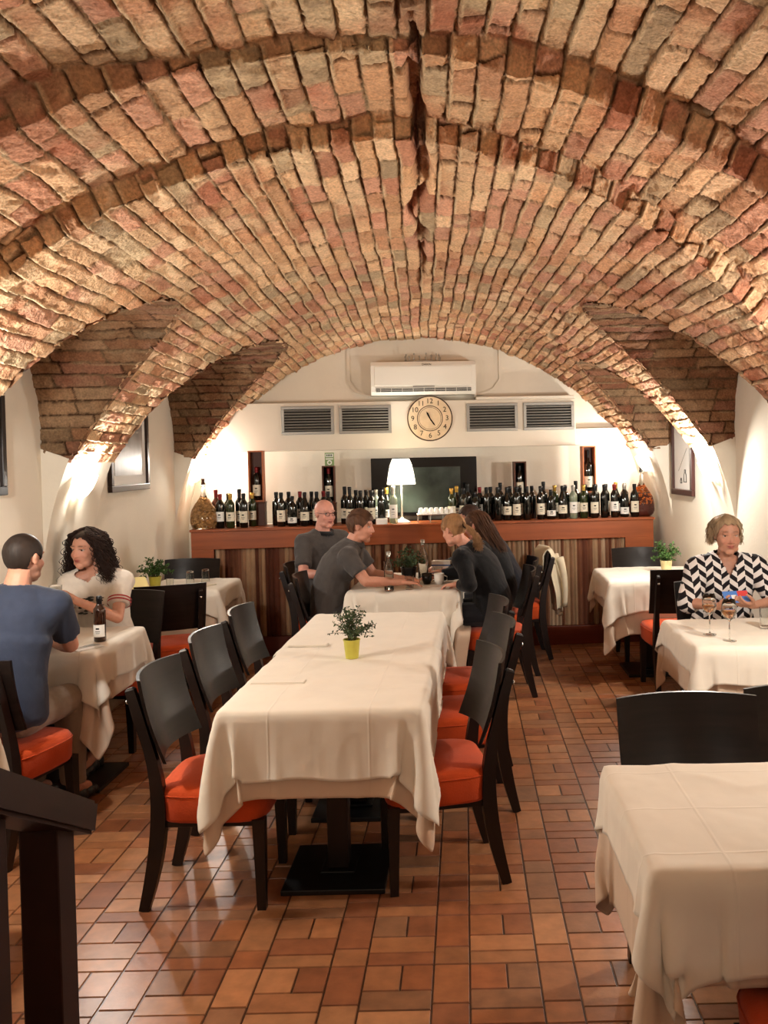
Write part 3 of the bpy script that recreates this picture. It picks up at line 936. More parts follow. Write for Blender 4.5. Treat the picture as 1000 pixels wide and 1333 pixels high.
def bottle(kind, glassm, foil, labelm, loc, lh=0.085, lz=0.05, name='wine_bottle', rot=0):
    bm, H_, r, sh, nk = make_bottle(kind)
    o = obj(name, bm, glassm, smooth=True, loc=loc, rotz=rot)
    if foil:
        b2 = bmesh.new()
        lathe(b2, [(nk*1.12, H_-0.072), (nk*1.15, H_-0.03), (nk*1.28, H_-0.021), (nk*1.28, H_-0.002), (nk, H_+0.0015), (0, H_+0.0015)], 16, cap=False)
        obj('foil_capsule', b2, foil, o, smooth=True)
    if labelm:
        b3 = bmesh.new()
        n = 12; a0 = R(200); a1 = R(340)
        pr = []
        for i in range(n+1):
            a = a0+(a1-a0)*i/n
            pr.append((r+0.0012)*Vector((math.cos(a), math.sin(a), 0)))
        lo = [b3.verts.new(p+Vector((0, 0, lz))) for p in pr]; hi = [b3.verts.new(p+Vector((0, 0, lz+lh))) for p in pr]
        for i in range(n): b3.faces.new((lo[i], lo[i+1], hi[i+1], hi[i]))
        lb = obj('label', b3, labelm, o, smooth=True)
        b4 = bmesh.new()   # printed mark
        for (zz, hh, ww) in ((lh*0.62, 0.010, 0.35), (lh*0.42, 0.004, 0.5), (lh*0.28, 0.003, 0.4)):
            q = []
            for i in range(5):
                a = R(270)+(i/4-0.5)*ww*1.6
                q.append((r+0.0018)*Vector((math.cos(a), math.sin(a), 0)))
            l2 = [b4.verts.new(p+Vector((0, 0, lz+zz))) for p in q]; h2_ = [b4.verts.new(p+Vector((0, 0, lz+zz+hh))) for p in q]
            for i in range(4): b4.faces.new((l2[i], l2[i+1], h2_[i+1], h2_[i]))
        obj('print', b4, M['ink'], lb)
    return o

protos = {}
def bottle_at(key, loc, label, group):
    kind, g, f, l, lh, lz = key
    k = str(key)
    if k not in protos:
        protos[k] = bottle(kind, M[g], M[f] if f else None, M[l] if l else None, loc, lh, lz)
        o = protos[k]
        for c in kids(o): kids(c)
    else:
        o = copy_tree(protos[k])
    o.location = loc
    tag(o, label, 'bottle', group)
    return o
ORD = ['first', 'second', 'third', 'fourth', 'fifth', 'sixth', 'seventh', 'eighth', 'ninth', 'tenth', 'eleventh', 'twelfth',
       'thirteenth', 'fourteenth', 'fifteenth', 'sixteenth', 'seventeenth', 'eighteenth', 'nineteenth', 'twentieth', 'twenty-first', 'twenty-second']
rnd = random.Random(21)
def xat(px, off): # lateral position on the bar for a picture column, used while laying the bottles out by measured spacing
    return (px-604+2)/1150.0
KD = [('bordeaux', 'bottle_dark', 'black_foil', 'label', 0.10, 0.045), ('bordeaux', 'bottle_dark', 'red_foil', 'label_white', 0.085, 0.06),
      ('burgundy', 'bottle_dark', 'black_foil', 'label', 0.075, 0.05), ('bordeaux', 'bottle_green', 'gold', 'label', 0.08, 0.06),
      ('burgundy', 'bottle_dark', 'grey_foil', 'label_white', 0.06, 0.03), ('tall', 'bottle_dark', 'black_foil', 'label', 0.09, 0.05),
      ('bordeaux', 'bottle_dark', 'black_foil', None, 0, 0), ('squat', 'bottle_dark', 'black_foil', 'label_white', 0.05, 0.03),
      ('sparkling', 'bottle_dark', 'gold', 'label_white', 0.07, 0.05), ('bordeaux', 'bottle_pale', 'grey_foil', 'label_white', 0.10, 0.05)]
DESC = ['dark bottle, tall cream label', 'dark bottle, red neck, white label', 'round-shouldered dark bottle, cream label',
        'olive bottle, gold neck', 'round-shouldered dark bottle, low label', 'taller dark bottle, cream label',
        'plain dark bottle without label', 'short dark bottle, low label', 'wide dark bottle, gold neck', 'pale clear bottle, white label']
def row(xs, off, order, where, group):
    for i, (x, k) in enumerate(zip(xs, order)):
        bottle_at(KD[k], wframe(x, off+rnd.uniform(-0.012, 0.012), BT), '%s, %s along the %s' % (DESC[k], ORD[i], where), group)
fr = [-2.185, -2.095, -1.965, -1.86, -1.60, -1.50, -1.40, -1.30, -1.02, -0.93]
row([-2.19, -2.10, -1.985, -1.66, -1.565, -1.455, -1.35, -1.25, -1.06, -0.965, -0.87, -0.78], 0.50,
    [1, 3, 0, 0, 7, 2, 0, 6, 5, 6, 0, 6], 'front row left of the lamp', 'front row of bottles left of the lamp')
row([-2.14, -2.045, -1.93, -1.72, -1.61, -1.51, -1.405, -1.30, -1.11, -1.01, -0.92, -0.83, -0.735], 0.37,
    [6, 5, 3, 6, 0, 1, 2, 1, 5, 6, 0, 9, 8], 'back row left of the lamp', 'back row of bottles left of the lamp')
row([-0.155, -0.05, 0.055, 0.16, 0.26, 0.345, 0.43, 0.525, 0.65, 0.745, 0.85, 0.95, 1.045, 1.14, 1.235, 1.325, 1.42, 1.51], 0.50,
    [3, 0, 7, 6, 6, 2, 0, 6, 0, 7, 2, 9, 3, 0, 6, 1, 4, 0], 'front row right of the lamp', 'front row of bottles right of the lamp')
row([-0.10, 0.00, 0.11, 0.21, 0.30, 0.39, 0.48, 0.59, 0.70, 0.80, 0.90, 1.0, 1.09, 1.185, 1.28, 1.37, 1.455], 0.37,
    [8, 5, 1, 6, 5, 6, 0, 6, 5, 3, 6, 5, 6, 6, 0, 8, 6], 'back row right of the lamp', 'back row of bottles right of the lamp')
# clear bottle beside the lamp
o = bottle('tall', M['bottle_pale'], M['grey_foil'], M['label_white'], wframe(-0.675, 0.52, BT), 0.12, 0.05)
tag(o, 'tall clear bottle with white label right beside the lit table lamp', 'bottle')

# ------------------------------------------------------------------ wooden wine boxes
def wine_box(x, off, z0, w, h, m, label, bot='bordeaux', d=0.12, closed=False):
    b = empty('wine_box', wframe(x, off, z0), ANG); tag(b, label, 'wooden box')
    bm = bmesh.new(); t = 0.012
    box(bm, -w/2, w/2, d-t, d, 0, h, 0.001)
    box(bm, -w/2, -w/2+t, 0, d-t, 0, h, 0.001); box(bm, w/2-t, w/2, 0, d-t, 0, h, 0.001)
    box(bm, -w/2+t, w/2-t, 0, d-t, 0, t, 0.001); box(bm, -w/2+t, w/2-t, 0, d-t, h-t, h, 0.001)
    obj('case', bm, m, b)
    bm = bmesh.new(); box(bm, -w/2+t, w/2-t, d-t-0.003, d-t-0.001, t, h-t); obj('lining', bm, M['dark'] if m is M['darkbox'] else M['darkbox'], b)
    return b
BXL = [(-1.90, 0.33, 0.215, 0.135, 0.46, 'pine', 'tall open pale red wood box with a bottle at the left end of the bar', 'bordeaux'),
       (-1.255, 0.33, 0.19, 0.115, 0.335, 'darkbox', 'open dark wood box with a bottle, topped by a small green sign', 'bordeaux'),
       (0.495, 0.33, 0.18, 0.115, 0.345, 'darkbox', 'open dark wood box with a bottle, right of the black screen', 'bordeaux'),
       (1.14, 0.33, 0.22, 0.125, 0.435, 'pine', 'tall open pale red wood box with a big bottle, right end of the bar', 'large')]
for (x, off, zr, w, h, m, lab, bk) in BXL:
    # a closed crate carries each open one
    c = empty('bottle_crate', wframe(x, off-0.006, BT), ANG)
    tag(c, 'closed dark crate under the ' + {-1.90: 'open box at the left end of the bar', -1.255: 'open box with the green sign', 0.495: 'open box beside the television', 1.14: 'open box with the big bottle'}[x], 'crate')
    bm = bmesh.new(); box(bm, -w/2-0.005, w/2+0.005, -0.005, 0.125, 0, zr-0.014, 0.003); obj('body', bm, M['darkbox'], c)
    bm = bmesh.new(); box(bm, -w/2-0.009, w/2+0.009, -0.009, 0.129, zr-0.014, zr, 0.003); obj('lid', bm, M['darkbox'], c)
    b = wine_box(x, off, BT+zr+0.001, w, h, M[m], lab)
    bb = bottle(bk, M['bottle_dark'], M['black_foil'] if x > 0 else M['red_foil'], M['label'], wframe(x+0.0, off-0.052, BT+zr+0.014), 0.10, 0.04)
    if bk == 'large': bb.scale = (0.80, 0.80, 1.0)
    tag(bb, 'wine bottle standing inside the ' + {-1.90: 'open wood box at far left', -1.255: 'open wood box below the green sign', 0.495: 'open wood box near the television', 1.14: 'tall wood box at far right'}[x], 'bottle')
# small green certificate on the second box
g = empty('green_sign', wframe(-1.245, 0.27, BT+0.19+0.337), ANG); tag(g, 'small green and white sign standing on a dark wine box', 'sign')
bm = bmesh.new(); box(bm, -0.042, 0.042, 0, 0.012, 0, 0.118, 0.002); obj('board', bm, mat('sign_green', (132, 160, 104), 0.6), g)
bm = bmesh.new(); box(bm, -0.034, 0.034, -0.002, 0.0, 0.078, 0.108); box(bm, -0.034, 0.034, -0.002, 0.0, 0.056, 0.066); obj('white_band', bm, M['paper_white'], g)
bm = bmesh.new()
for k in range(24):
    a = 2*PI*k/24; b_ = 2*PI*(k+1)/24
    for (r0, r1) in ((0.012, 0.022),):
        bm.faces.new([bm.verts.new((r*math.cos(q), -0.0015, 0.028+r*math.sin(q))) for r, q in ((r0, a), (r1, a), (r1, b_), (r0, b_))])
obj('ring_mark', bm, M['paper_white'], g)
bm = bmesh.new()
for k in range(4): box(bm, -0.026+k*0.014, -0.017+k*0.014, -0.0035, -0.002, 0.084, 0.103)
obj('letters', bm, mat('sign_dark_green', (40, 80, 40), 0.6), g)

# ------------------------------------------------------------------ demijohns
def demijohn(x, off, H_, r, label, fill, glassm):
    d = empty('demijohn', wframe(x, off, BT), ANG); tag(d, label, 'demijohn')
    bm = bmesh.new()
    z = 0.46*H_ if True else 0
    prof = [(0, 0.004), (r*0.7, 0.0), (r*0.9, 0.02*H_/0.4), (r, 0.13*H_), (r*0.99, 0.26*H_), (r*0.86, 0.42*H_), (r*0.55, 0.56*H_), (r*0.30, 0.66*H_), (0.019, 0.74*H_), (0.017, 0.93*H_), (0.024, 0.94*H_), (0.024, 0.97*H_), (0.017, 0.98*H_), (0.015, H_)]
    lathe(bm, prof, 32, cap=False)
    obj('glass_body', bm, glassm, d, smooth=True)
    bm = bmesh.new(); lathe(bm, [(0.0, 0.95*H_), (0.012, 0.95*H_), (0.016, H_+0.03), (0, H_+0.03)], 14, cap=False); obj('stopper', bm, M['darkbox'] if fill == 'corks' else M['black_foil'], d, smooth=True)
    rnd = random.Random(9)
    if fill == 'corks':
        bm = bmesh.new()
        vs = []; cs = []
        n = 0
        for k in range(420):
            zz = rnd.uniform(0.03, 0.60)*H_
            rr = np.interp(zz, [p[1] for p in prof[1:9]], [p[0] for p in prof[1:9]])-0.016
            a = rnd.uniform(0, 2*PI)
            if rr < 0.01: continue
            p = Vector((rr*math.cos(a), rr*math.sin(a), zz))
            q = Quaternion((rnd.gauss(0, 1), rnd.gauss(0, 1), rnd.gauss(0, 1), rnd.gauss(0, 1))).normalized()
            # lie against the glass
            tang = Vector((-math.sin(a), math.cos(a), rnd.uniform(-1.0, 1.0))).normalized()
            tube(bm, [p-tang*0.019, p+tang*0.019], 0.0095, n=8)
            n += 1
        o = obj('corks', bm, mat('wine_corks', (196, 150, 96), 0.85, 0.2, noise=0.35, nscale=45), d)
        o['kind'] = 'stuff'
    else:
        bm = bmesh.new()
        pr = [(0, 0.012)]+[(p[0]*0.93, p[1]+0.006) for p in prof[1:6]]+[(0, 0.44*H_)]
        lathe(bm, pr, 28, cap=False)
        obj('dark_contents', bm, mat('dark_red_contents', (104, 40, 26), 0.6, noise=0.3, nscale=30), d, smooth=True)
        bm = bmesh.new()
        for k in range(230):
            zz = rnd.uniform(0.27, 0.62)*H_
            rr = np.interp(zz, [p[1] for p in prof[1:9]], [p[0] for p in prof[1:9]])-0.010
            a = rnd.uniform(0, 2*PI)
            ellipsoid(bm, (rr*math.cos(a), rr*math.sin(a), zz), 0.011, 0.011, 0.008, sub=1)
        o = obj('orange_beads', bm, mat('orange_contents', (226, 122, 40), 0.5, noise=0.4, nscale=40), d, smooth=True); o['kind'] = 'stuff'
    return d
demijohn(-2.33, 0.50, 0.41, 0.118, 'round clear demijohn full of wine corks at the left end of the bar', 'corks', M['glass'])
demijohn(1.60, 0.42, 0.43, 0.118, 'big demijohn with orange filling at the right end of the bar', 'beads', M['glass'])
o = bottle('tall', M['darkbox'], M['red_foil'], None, wframe(-2.25, 0.36, BT)); tag(o, 'tall brown bottle just behind the cork-filled demijohn', 'bottle')

# ------------------------------------------------------------------ lit table lamp on the bar
l = empty('table_lamp', wframe(-0.60, 0.46, BT), ANG); tag(l, 'lit table lamp with white tapered shade standing on the bar', 'lamp')
bm = bmesh.new(); lathe(bm, [(0, 0), (0.075, 0), (0.078, 0.008), (0.05, 0.022), (0.02, 0.038), (0.011, 0.05), (0, 0.05)], 28, cap=False); obj('base', bm, M['white_paint'], l, smooth=True)
bm = bmesh.new(); tube(bm, [(0, 0, 0.045), (0, 0, 0.42)], 0.0075, n=12); obj('stem', bm, M['white_paint'], l, smooth=True)
bm = bmesh.new(); lathe(bm, [(0.128, 0.345), (0.127, 0.36), (0.115, 0.44), (0.098, 0.52), (0.078, 0.57), (0.074, 0.575)], 36, cap=False)
sh = obj('lamp_shade', bm, M['shade'], l, smooth=True)
bm = bmesh.new(); tube(bm, [(0.128*math.cos(a), 0.128*math.sin(a), 0.345) for a in [2*PI*i/36 for i in range(37)]], 0.002, n=5, cap=False); obj('shade_rim', bm, M['grey_foil'], sh)

# ------------------------------------------------------------------ screen behind the bar
t = empty('television', wframe(-0.385, 0.22, 0), ANG); tag(t, 'wide black television behind the bar, partly hidden by bottles', 'television')
bm = bmesh.new(); box(bm, -0.49, 0.49, 0, 0.045, 1.165, 1.705, 0.006); obj('casing', bm, M['black_gloss'], t)
bm = bmesh.new(); box(bm, -0.33, 0.335, -0.002, 0.001, 1.20, 1.615); obj('screen', bm, mat('dim_screen', (44, 52, 46), 0.25, 0.5, noise=0.5, nscale=5), t)
bm = bmesh.new(); box(bm, -0.16, 0.16, -0.03, 0.10, 1.122, 1.13, 0.003); box(bm, -0.03, 0.03, 0.02, 0.04, 1.128, 1.18, 0.003); obj('stand', bm, M['black_gloss'], t)
# back shelf carrying the television
bm = bmesh.new(); box(bm, -2.04, 2.0, 0.0, 0.13, 1.095, 1.12, 0.003); o = obj('back_shelf', bm, M['white_paint'], loc=wframe(-0.385, 0.155, 0), rotz=ANG)
tag(o, 'narrow pale shelf along the wall behind the bar', 'shelf')
# rack of white cups
rk = empty('cup_rack', wframe(-0.30, 0.50, BT), ANG); tag(rk, 'small wire rack of upturned white cups on the bar', 'rack')
bm = bmesh.new()
for y in (-0.06, 0.06):
    tube(bm, [(-0.165, y, 0.07), (0.165, y, 0.07)], 0.003, n=6)
for x in (-0.16, -0.05, 0.06, 0.16):
    tube(bm, [(x, -0.06, 0.07), (x, -0.06, 0)], 0.003, n=6); tube(bm, [(x, 0.06, 0.07), (x, 0.06, 0)], 0.003, n=6); tube(bm, [(x, -0.06, 0.07), (x, 0.06, 0.07)], 0.003, n=6)
obj('wire_frame', bm, M['steel'], rk)
bm = bmesh.new(); box(bm, -0.17, 0.17, -0.065, 0.065, 0.073, 0.08, 0.002); obj('tray', bm, M['white_paint'], rk)
cup0 = None
for i in range(7):
    for j in range(2):
        p = wframe(-0.30-0.138+0.046*i+0.01*j, 0.50+0.03-0.055*j, BT+0.081)
        if cup0 is None:
            bm = bmesh.new(); lathe(bm, [(0.0215, 0), (0.0205, 0.02), (0.015, 0.042), (0.012, 0.047), (0.012, 0.051), (0, 0.051)], 18, cap=False)
            c = cup0 = obj('espresso_cup', bm, M['white_ceramic'], smooth=True)
            bm = bmesh.new(); tube(bm, [(0.019, 0, 0.012), (0.031, 0, 0.016), (0.031, 0, 0.03), (0.017, 0, 0.034)], 0.0025, n=6); obj('handle', bm, M['white_ceramic'], c, smooth=True)
            kids(c); [kids(k) for k in kids(c)]
        else: c = copy_tree(cup0)
        c.location = p; c.rotation_euler = (0, 0, R(random.uniform(0, 360)))
        tag(c, 'upturned white cup, %s from the left in the %s row on the wire rack' % (ORD[i], ('front', 'back')[j == 0]), 'cup', 'white cups on the rack')
# flat stack of papers by the lamp
bm = bmesh.new(); box(bm, -0.05, 0.05, -0.05, 0.05, 0, 0.05, 0.003); o = obj('napkin_stack', bm, M['paper_white'], loc=wframe(-0.78, 0.55, BT), rotz=ANG); tag(o, 'small white stack of napkins on the bar behind the young man', 'napkins')

# ------------------------------------------------------------------ vents, clock, air conditioner
def vent(x, label):
    v = empty('wall_vent', wframe(x, 0.1545, 1.938), ANG); tag(v, label, 'vent', 'grey louvred vents over the bar')
    w, h = 0.482, 0.262
    bm = bmesh.new()
    for (a, b, c, d) in ((-w/2, w/2, 0, 0.028), (-w/2, w/2, h-0.028, h), (-w/2, -w/2+0.028, 0.028, h-0.028), (w/2-0.028, w/2, 0.028, h-0.028)):
        box(bm, a, b, -0.016, 0.004, c, d, 0.003)
    obj('frame', bm, M['grey_frame'], v)
    bm = bmesh.new(); box(bm, -w/2+0.02, w/2-0.02, 0.001, 0.004, 0.02, h-0.02); obj('backing', bm, M['dark'], v)
    for k in range(8):
        z = 0.040+k*0.0258
        bm = bmesh.new()
        box(bm, -w/2+0.026, w/2-0.026, -0.010, 0.010, -0.002, 0.002, M=Matrix.Translation((0, -0.006, z)) @ Matrix.Rotation(R(-35), 4, 'X'))
        obj('slat', bm, M['grey_frame'], v)
    return v
v0 = vent(-1.443, 'grey louvred vent at the far left above the bar')
kids(v0)
for k in kids(v0): kids(k)
for (x, lb) in ((-0.915, 'grey louvred vent between the far left one and the clock'), (0.265, 'grey louvred vent just right of the clock'), (0.80, 'grey louvred vent at the far right above the bar')):
    v = copy_tree(v0); v.location = wframe(x, 0.1545, 1.938); v['label'] = lb

def text_mesh(name, s, size, m, parent, loc, rot=(R(90), 0, 0), ext=0.001, sx=1.0):
    cu = bpy.data.curves.new(name, 'FONT'); cu.body = s; cu.size = size; cu.align_x = 'CENTER'; cu.align_y = 'CENTER'; cu.extrude = ext
    to = bpy.data.objects.new(name+'_tmp', cu); COL.objects.link(to)
    dg = bpy.context.evaluated_depsgraph_get()
    me = bpy.data.meshes.new_from_object(to.evaluated_get(dg))
    bpy.data.objects.remove(to, do_unlink=True)
    me.name = name
    o = link(name, me, m, parent); o.location = loc; o.rotation_euler = rot; o.scale = (sx, 1, 1)
    return o
c = empty('wall_clock', wframe(-0.318, 0.153, 2.067), ANG); tag(c, 'round cream wall clock with dark numerals above the bar', 'clock')
RX = Matrix.Rotation(R(90), 4, 'X')
bm = bmesh.new(); lathe(bm, [(0, 0), (0.212, 0), (0.214, 0.012), (0.208, 0.02), (0.0, 0.02)], 64, RX, cap=False); obj('dial', bm, mat('aged_cream_dial', (222, 196, 160), 0.7, noise=0.12, nscale=12), c)
def ring(bm, r0, r1, y, n=64):
    a = [bm.verts.new((r0*math.cos(2*PI*i/n), y, r0*math.sin(2*PI*i/n))) for i in range(n)]
    b = [bm.verts.new((r1*math.cos(2*PI*i/n), y, r1*math.sin(2*PI*i/n))) for i in range(n)]
    for i in range(n): bm.faces.new((a[i], a[(i+1) % n], b[(i+1) % n], b[i]))
bm = bmesh.new(); ring(bm, 0.201, 0.212, -0.0215); ring(bm, 0.113, 0.120, -0.0215); ring(bm, 0.100, 0.103, -0.0215)
obj('printed_rings', bm, mat('clock_brown', (58, 38, 28), 0.7), c)
for k in range(12):
    a = R(90-30*(k+1))
    num = text_mesh('numeral', str(k+1), 0.066, M['ink'], c, (0.160*math.cos(a), -0.0215, 0.160*math.sin(a)), ext=0.0006)
bm = bmesh.new()
def hand(bm, ang, L, w, y):
    d = Vector((math.sin(R(ang)), 0, math.cos(R(ang)))); s = Vector((d.z, 0, -d.x))
    q = [(-d*0.03-s*w*0.5), (d*L*0.7-s*w), (d*L), (d*L*0.7+s*w), (-d*0.03+s*w*0.5)]
    extrude_poly(bm, [p+Vector((0, y, 0)) for p in q], (0, -0.002, 0))
hand(bm, 146, 0.088, 0.006, -0.024); obj('minute_hand', bm, M['ink'], c)
bm = bmesh.new(); hand(bm, 334, 0.072, 0.008, -0.0275); obj('hour_hand', bm, M['ink'], c)
text_mesh('dial_lettering', 'ANTIQUITE', 0.018, mat('faded_ink', (120, 92, 70), 0.8), c, (0, -0.0215, 0.052), ext=0.0004) if False else None

ac = empty('air_conditioner', wframe(-0.37, 0.0, 2.288), ANG); tag(ac, 'white wall air conditioner high on the wall above the clock', 'air conditioner')
bm = bmesh.new()
sec = [(-0.002, 0.0), (-0.17, 0.0), (-0.205, 0.03), (-0.215, 0.075), (-0.215, 0.27), (-0.195, 0.305), (-0.002, 0.305)]
extrude_poly(bm, [Vector((-0.485, y, z)) for (y, z) in sec], (0.97, 0, 0))
obj('housing', bm, M['white_paint'], ac)
bm = bmesh.new(); box(bm, -0.452, 0.452, -0.222, -0.214, 0.083, 0.262, 0.004); obj('front_panel', bm, M['white_paint'], ac)
bm = bmesh.new(); box(bm, -0.44, 0.44, -0.217, -0.208, 0.028, 0.062, 0.0); obj('air_slot', bm, M['dark'], ac)
bm = bmesh.new()
for z in (0.036, 0.047, 0.058): box(bm, -0.44, 0.44, -0.221, -0.214, z, z+0.003)
for x in np.linspace(-0.40, 0.40, 9): box(bm, x, x+0.004, -0.2215, -0.216, 0.028, 0.062)
obj('louvre', bm, M['white_paint'], ac)
bm = bmesh.new(); box(bm, -0.10, 0.10, -0.2235, -0.221, 0.068, 0.080); obj('display_strip', bm, M['grey_frame'], ac)
text_mesh('maker_lettering', 'DAIKIN', 0.026, M['ink'], ac, (0.03, -0.219, 0.276), ext=0.0008)
cr = empty('crown_ornament', wframe(-0.37, 0.10, 2.594), ANG); tag(cr, 'small glittering crown-like ornament lying on top of the air conditioner', 'ornament')
bm = bmesh.new()
n = 26
tube(bm, [(0.165*math.cos(2*PI*i/n), 0.07*math.sin(2*PI*i/n), 0.008) for i in range(n+1)], 0.008, n=6, cap=False)
obj('band', bm, M['steel'], cr, smooth=True)
bm = bmesh.new()
for i in range(18):
    a = 2*PI*i/18; h_ = 0.03+0.035*abs(math.sin(i*1.7))
    p = Vector((0.165*math.cos(a), 0.07*math.sin(a), 0.01))
    tube(bm, [p, p+Vector((0, 0, h_))], [0.006, 0.002], n=5)
    ellipsoid(bm, p+Vector((0, 0, h_)), 0.009, 0.009, 0.011, sub=1)
obj('points', bm, M['steel'], cr, smooth=True)

# ------------------------------------------------------------------ sconces
def sconce(x, y, z, side, label):
    s = empty('wall_sconce', (x, y, z)); s.rotation_euler[2] = 0 if side < 0 else PI
    tag(s, label, 'wall lamp', 'white half-bowl wall lamps')
    bm = bmesh.new()
    n = 20; rows = []
    prof = [(0.018, -0.085), (0.05, -0.065), (0.085, -0.025), (0.108, 0.02), (0.118, 0.045)]
    for (r, zz) in prof:
        rows.append([bm.verts.new((r*0.85*math.sin(PI*i/n), -r*math.cos(PI*i/n)*1.15, zz + (0.02 if zz > 0.04 else 0)*abs(math.cos(PI*i/n))**2)) for i in range(n+1)])
    for a, b in zip(rows[:-1], rows[1:]):
        for i in range(n): bm.faces.new((a[i], a[i+1], b[i+1], b[i]))
    o = obj('bowl', bm, M['sconce'], s, smooth=True)
    md = o.modifiers.new('t', 'SOLIDIFY'); md.thickness = 0.004
    bm = bmesh.new(); box(bm, -0.006, 0.006, -0.05, 0.05, -0.06, 0.05, 0.003); obj('wall_plate', bm, M['white_paint'], s)
SC = [(-1, 5.35, 1.585, 'glowing white half-bowl lamp on the left pier behind the curly-haired woman', 30),
      (-1, 8.02, 1.61, 'glowing white half-bowl lamp in the left corner beside the cork-filled demijohn', 16),
      (1, 6.30, 1.575, 'glowing white half-bowl lamp on the right pier above the smiling woman', 26),
      (1, 8.08, 1.62, 'glowing white half-bowl lamp in the right corner above the orange demijohn', 16),
      (-1, 3.15, 1.60, 'unseen glowing half-bowl lamp added on the left pier nearest the stair', 30),
      (1, 3.45, 1.60, 'unseen glowing half-bowl lamp added on the right pier nearest the stair', 30)]  # stair pair: unseen fittings added around the lights for the near vault
def pdx(z):
    t = min(1, max(0, (z-1.12)/0.62)); return DXW-(DXW-DXS)*t**1.6
for (sd, y, z, lb, pw) in SC:
    x = xc(y)+sd*(pdx(z)-0.006)
    sconce(x, y, z, sd, lb)

# ------------------------------------------------------------------ framed pictures on the side walls
def picture(side, y0, y1, z0, z1, frame_rgb, label, art, fw=0.045, mw=0.07):
    yc = (y0+y1)/2; x = xc(yc)+side*(DXW-0.003)
    p = empty('framed_picture', (x, yc, z0)); p.rotation_euler[2] = R(-90 if side < 0 else 90) + 0.048*1.0
    p.rotation_euler[2] = math.atan2(0, 1) + (R(90) if side < 0 else R(-90)) + 0.048
    tag(p, label, 'picture')
    w = (y1-y0); h = z1-z0
    # local: x along the wall, -y into the room
    fm = mat('picture_frame_wood', frame_rgb, 0.4, 0.4)
    bm = bmesh.new()
    for (a, b, c, d) in ((-w/2, w/2, 0, fw), (-w/2, w/2, h-fw, h), (-w/2, -w/2+fw, fw, h-fw), (w/2-fw, w/2, fw, h-fw)):
        box(bm, a, b, -0.032, -0.002, c, d, 0.004)
    obj('frame', bm, fm, p)
    bm = bmesh.new(); box(bm, -w/2+fw*0.7, w/2-fw*0.7, -0.012, -0.004, fw*0.7, h-fw*0.7); obj('mat_board', bm, M['paper_white'], p)
    art(p, w, h, fw, mw)
    return p
def art_grey(p, w, h, fw, mw):
    a = fw+mw
    bm = bmesh.new(); box(bm, -w/2+a, w/2-a, -0.0145, -0.0115, a, h-a)
    obj('photograph', bm, mat('grey_brown_photo', (118, 108, 102), 0.35, 0.4, noise=0.5, nscale=6, stretch=(1, 1, 0.3)), p)
def art_white(p, w, h, fw, mw):
    ink = M['ink']
    bm = bmesh.new()
    # little jug and cup drawn at the foot of the sheet, a pale diagonal line above
    for (x, z, r, hh) in ((0.06, fw+0.06, 0.035, 0.10), (-0.05, fw+0.05, 0.02, 0.04)):
        ring_pts = []
        q = [(x-r, z), (x+r, z), (x+r*0.9, z+hh*0.6), (x+r*0.4, z+hh*0.75), (x+r*0.45, z+hh), (x-r*0.45, z+hh), (x-r*0.4, z+hh*0.75), (x-r*0.9, z+hh*0.6)]
        for i in range(len(q)):
            a_, b_ = q[i], q[(i+1) % len(q)]
            tube(bm, [(a_[0], -0.0135, a_[1]), (b_[0], -0.0135, b_[1])], 0.0028, n=4)
    obj('jug_drawing', bm, ink, p)
    bm = bmesh.new(); tube(bm, [(-0.12, -0.0128, fw+0.15), (0.12, -0.0128, fw+0.34)], 0.0025, n=4); obj('pale_line', bm, M['grey_frame'], p)
picture(-1, 6.12, 6.98, 1.505, 2.12, (52, 34, 26), 'dark framed grey photograph with white mat on the left wall', art_grey)
picture(1, 7.02, 7.60, 1.345, 2.08, (62, 30, 22), 'dark red framed white drawing on the right wall beyond the smiling woman', art_white, 0.05, 0.04)
picture(-1, 3.92, 4.58, 1.555, 2.12, (30, 20, 16), 'dark framed picture cut off by the left edge, above the man in blue', art_grey)

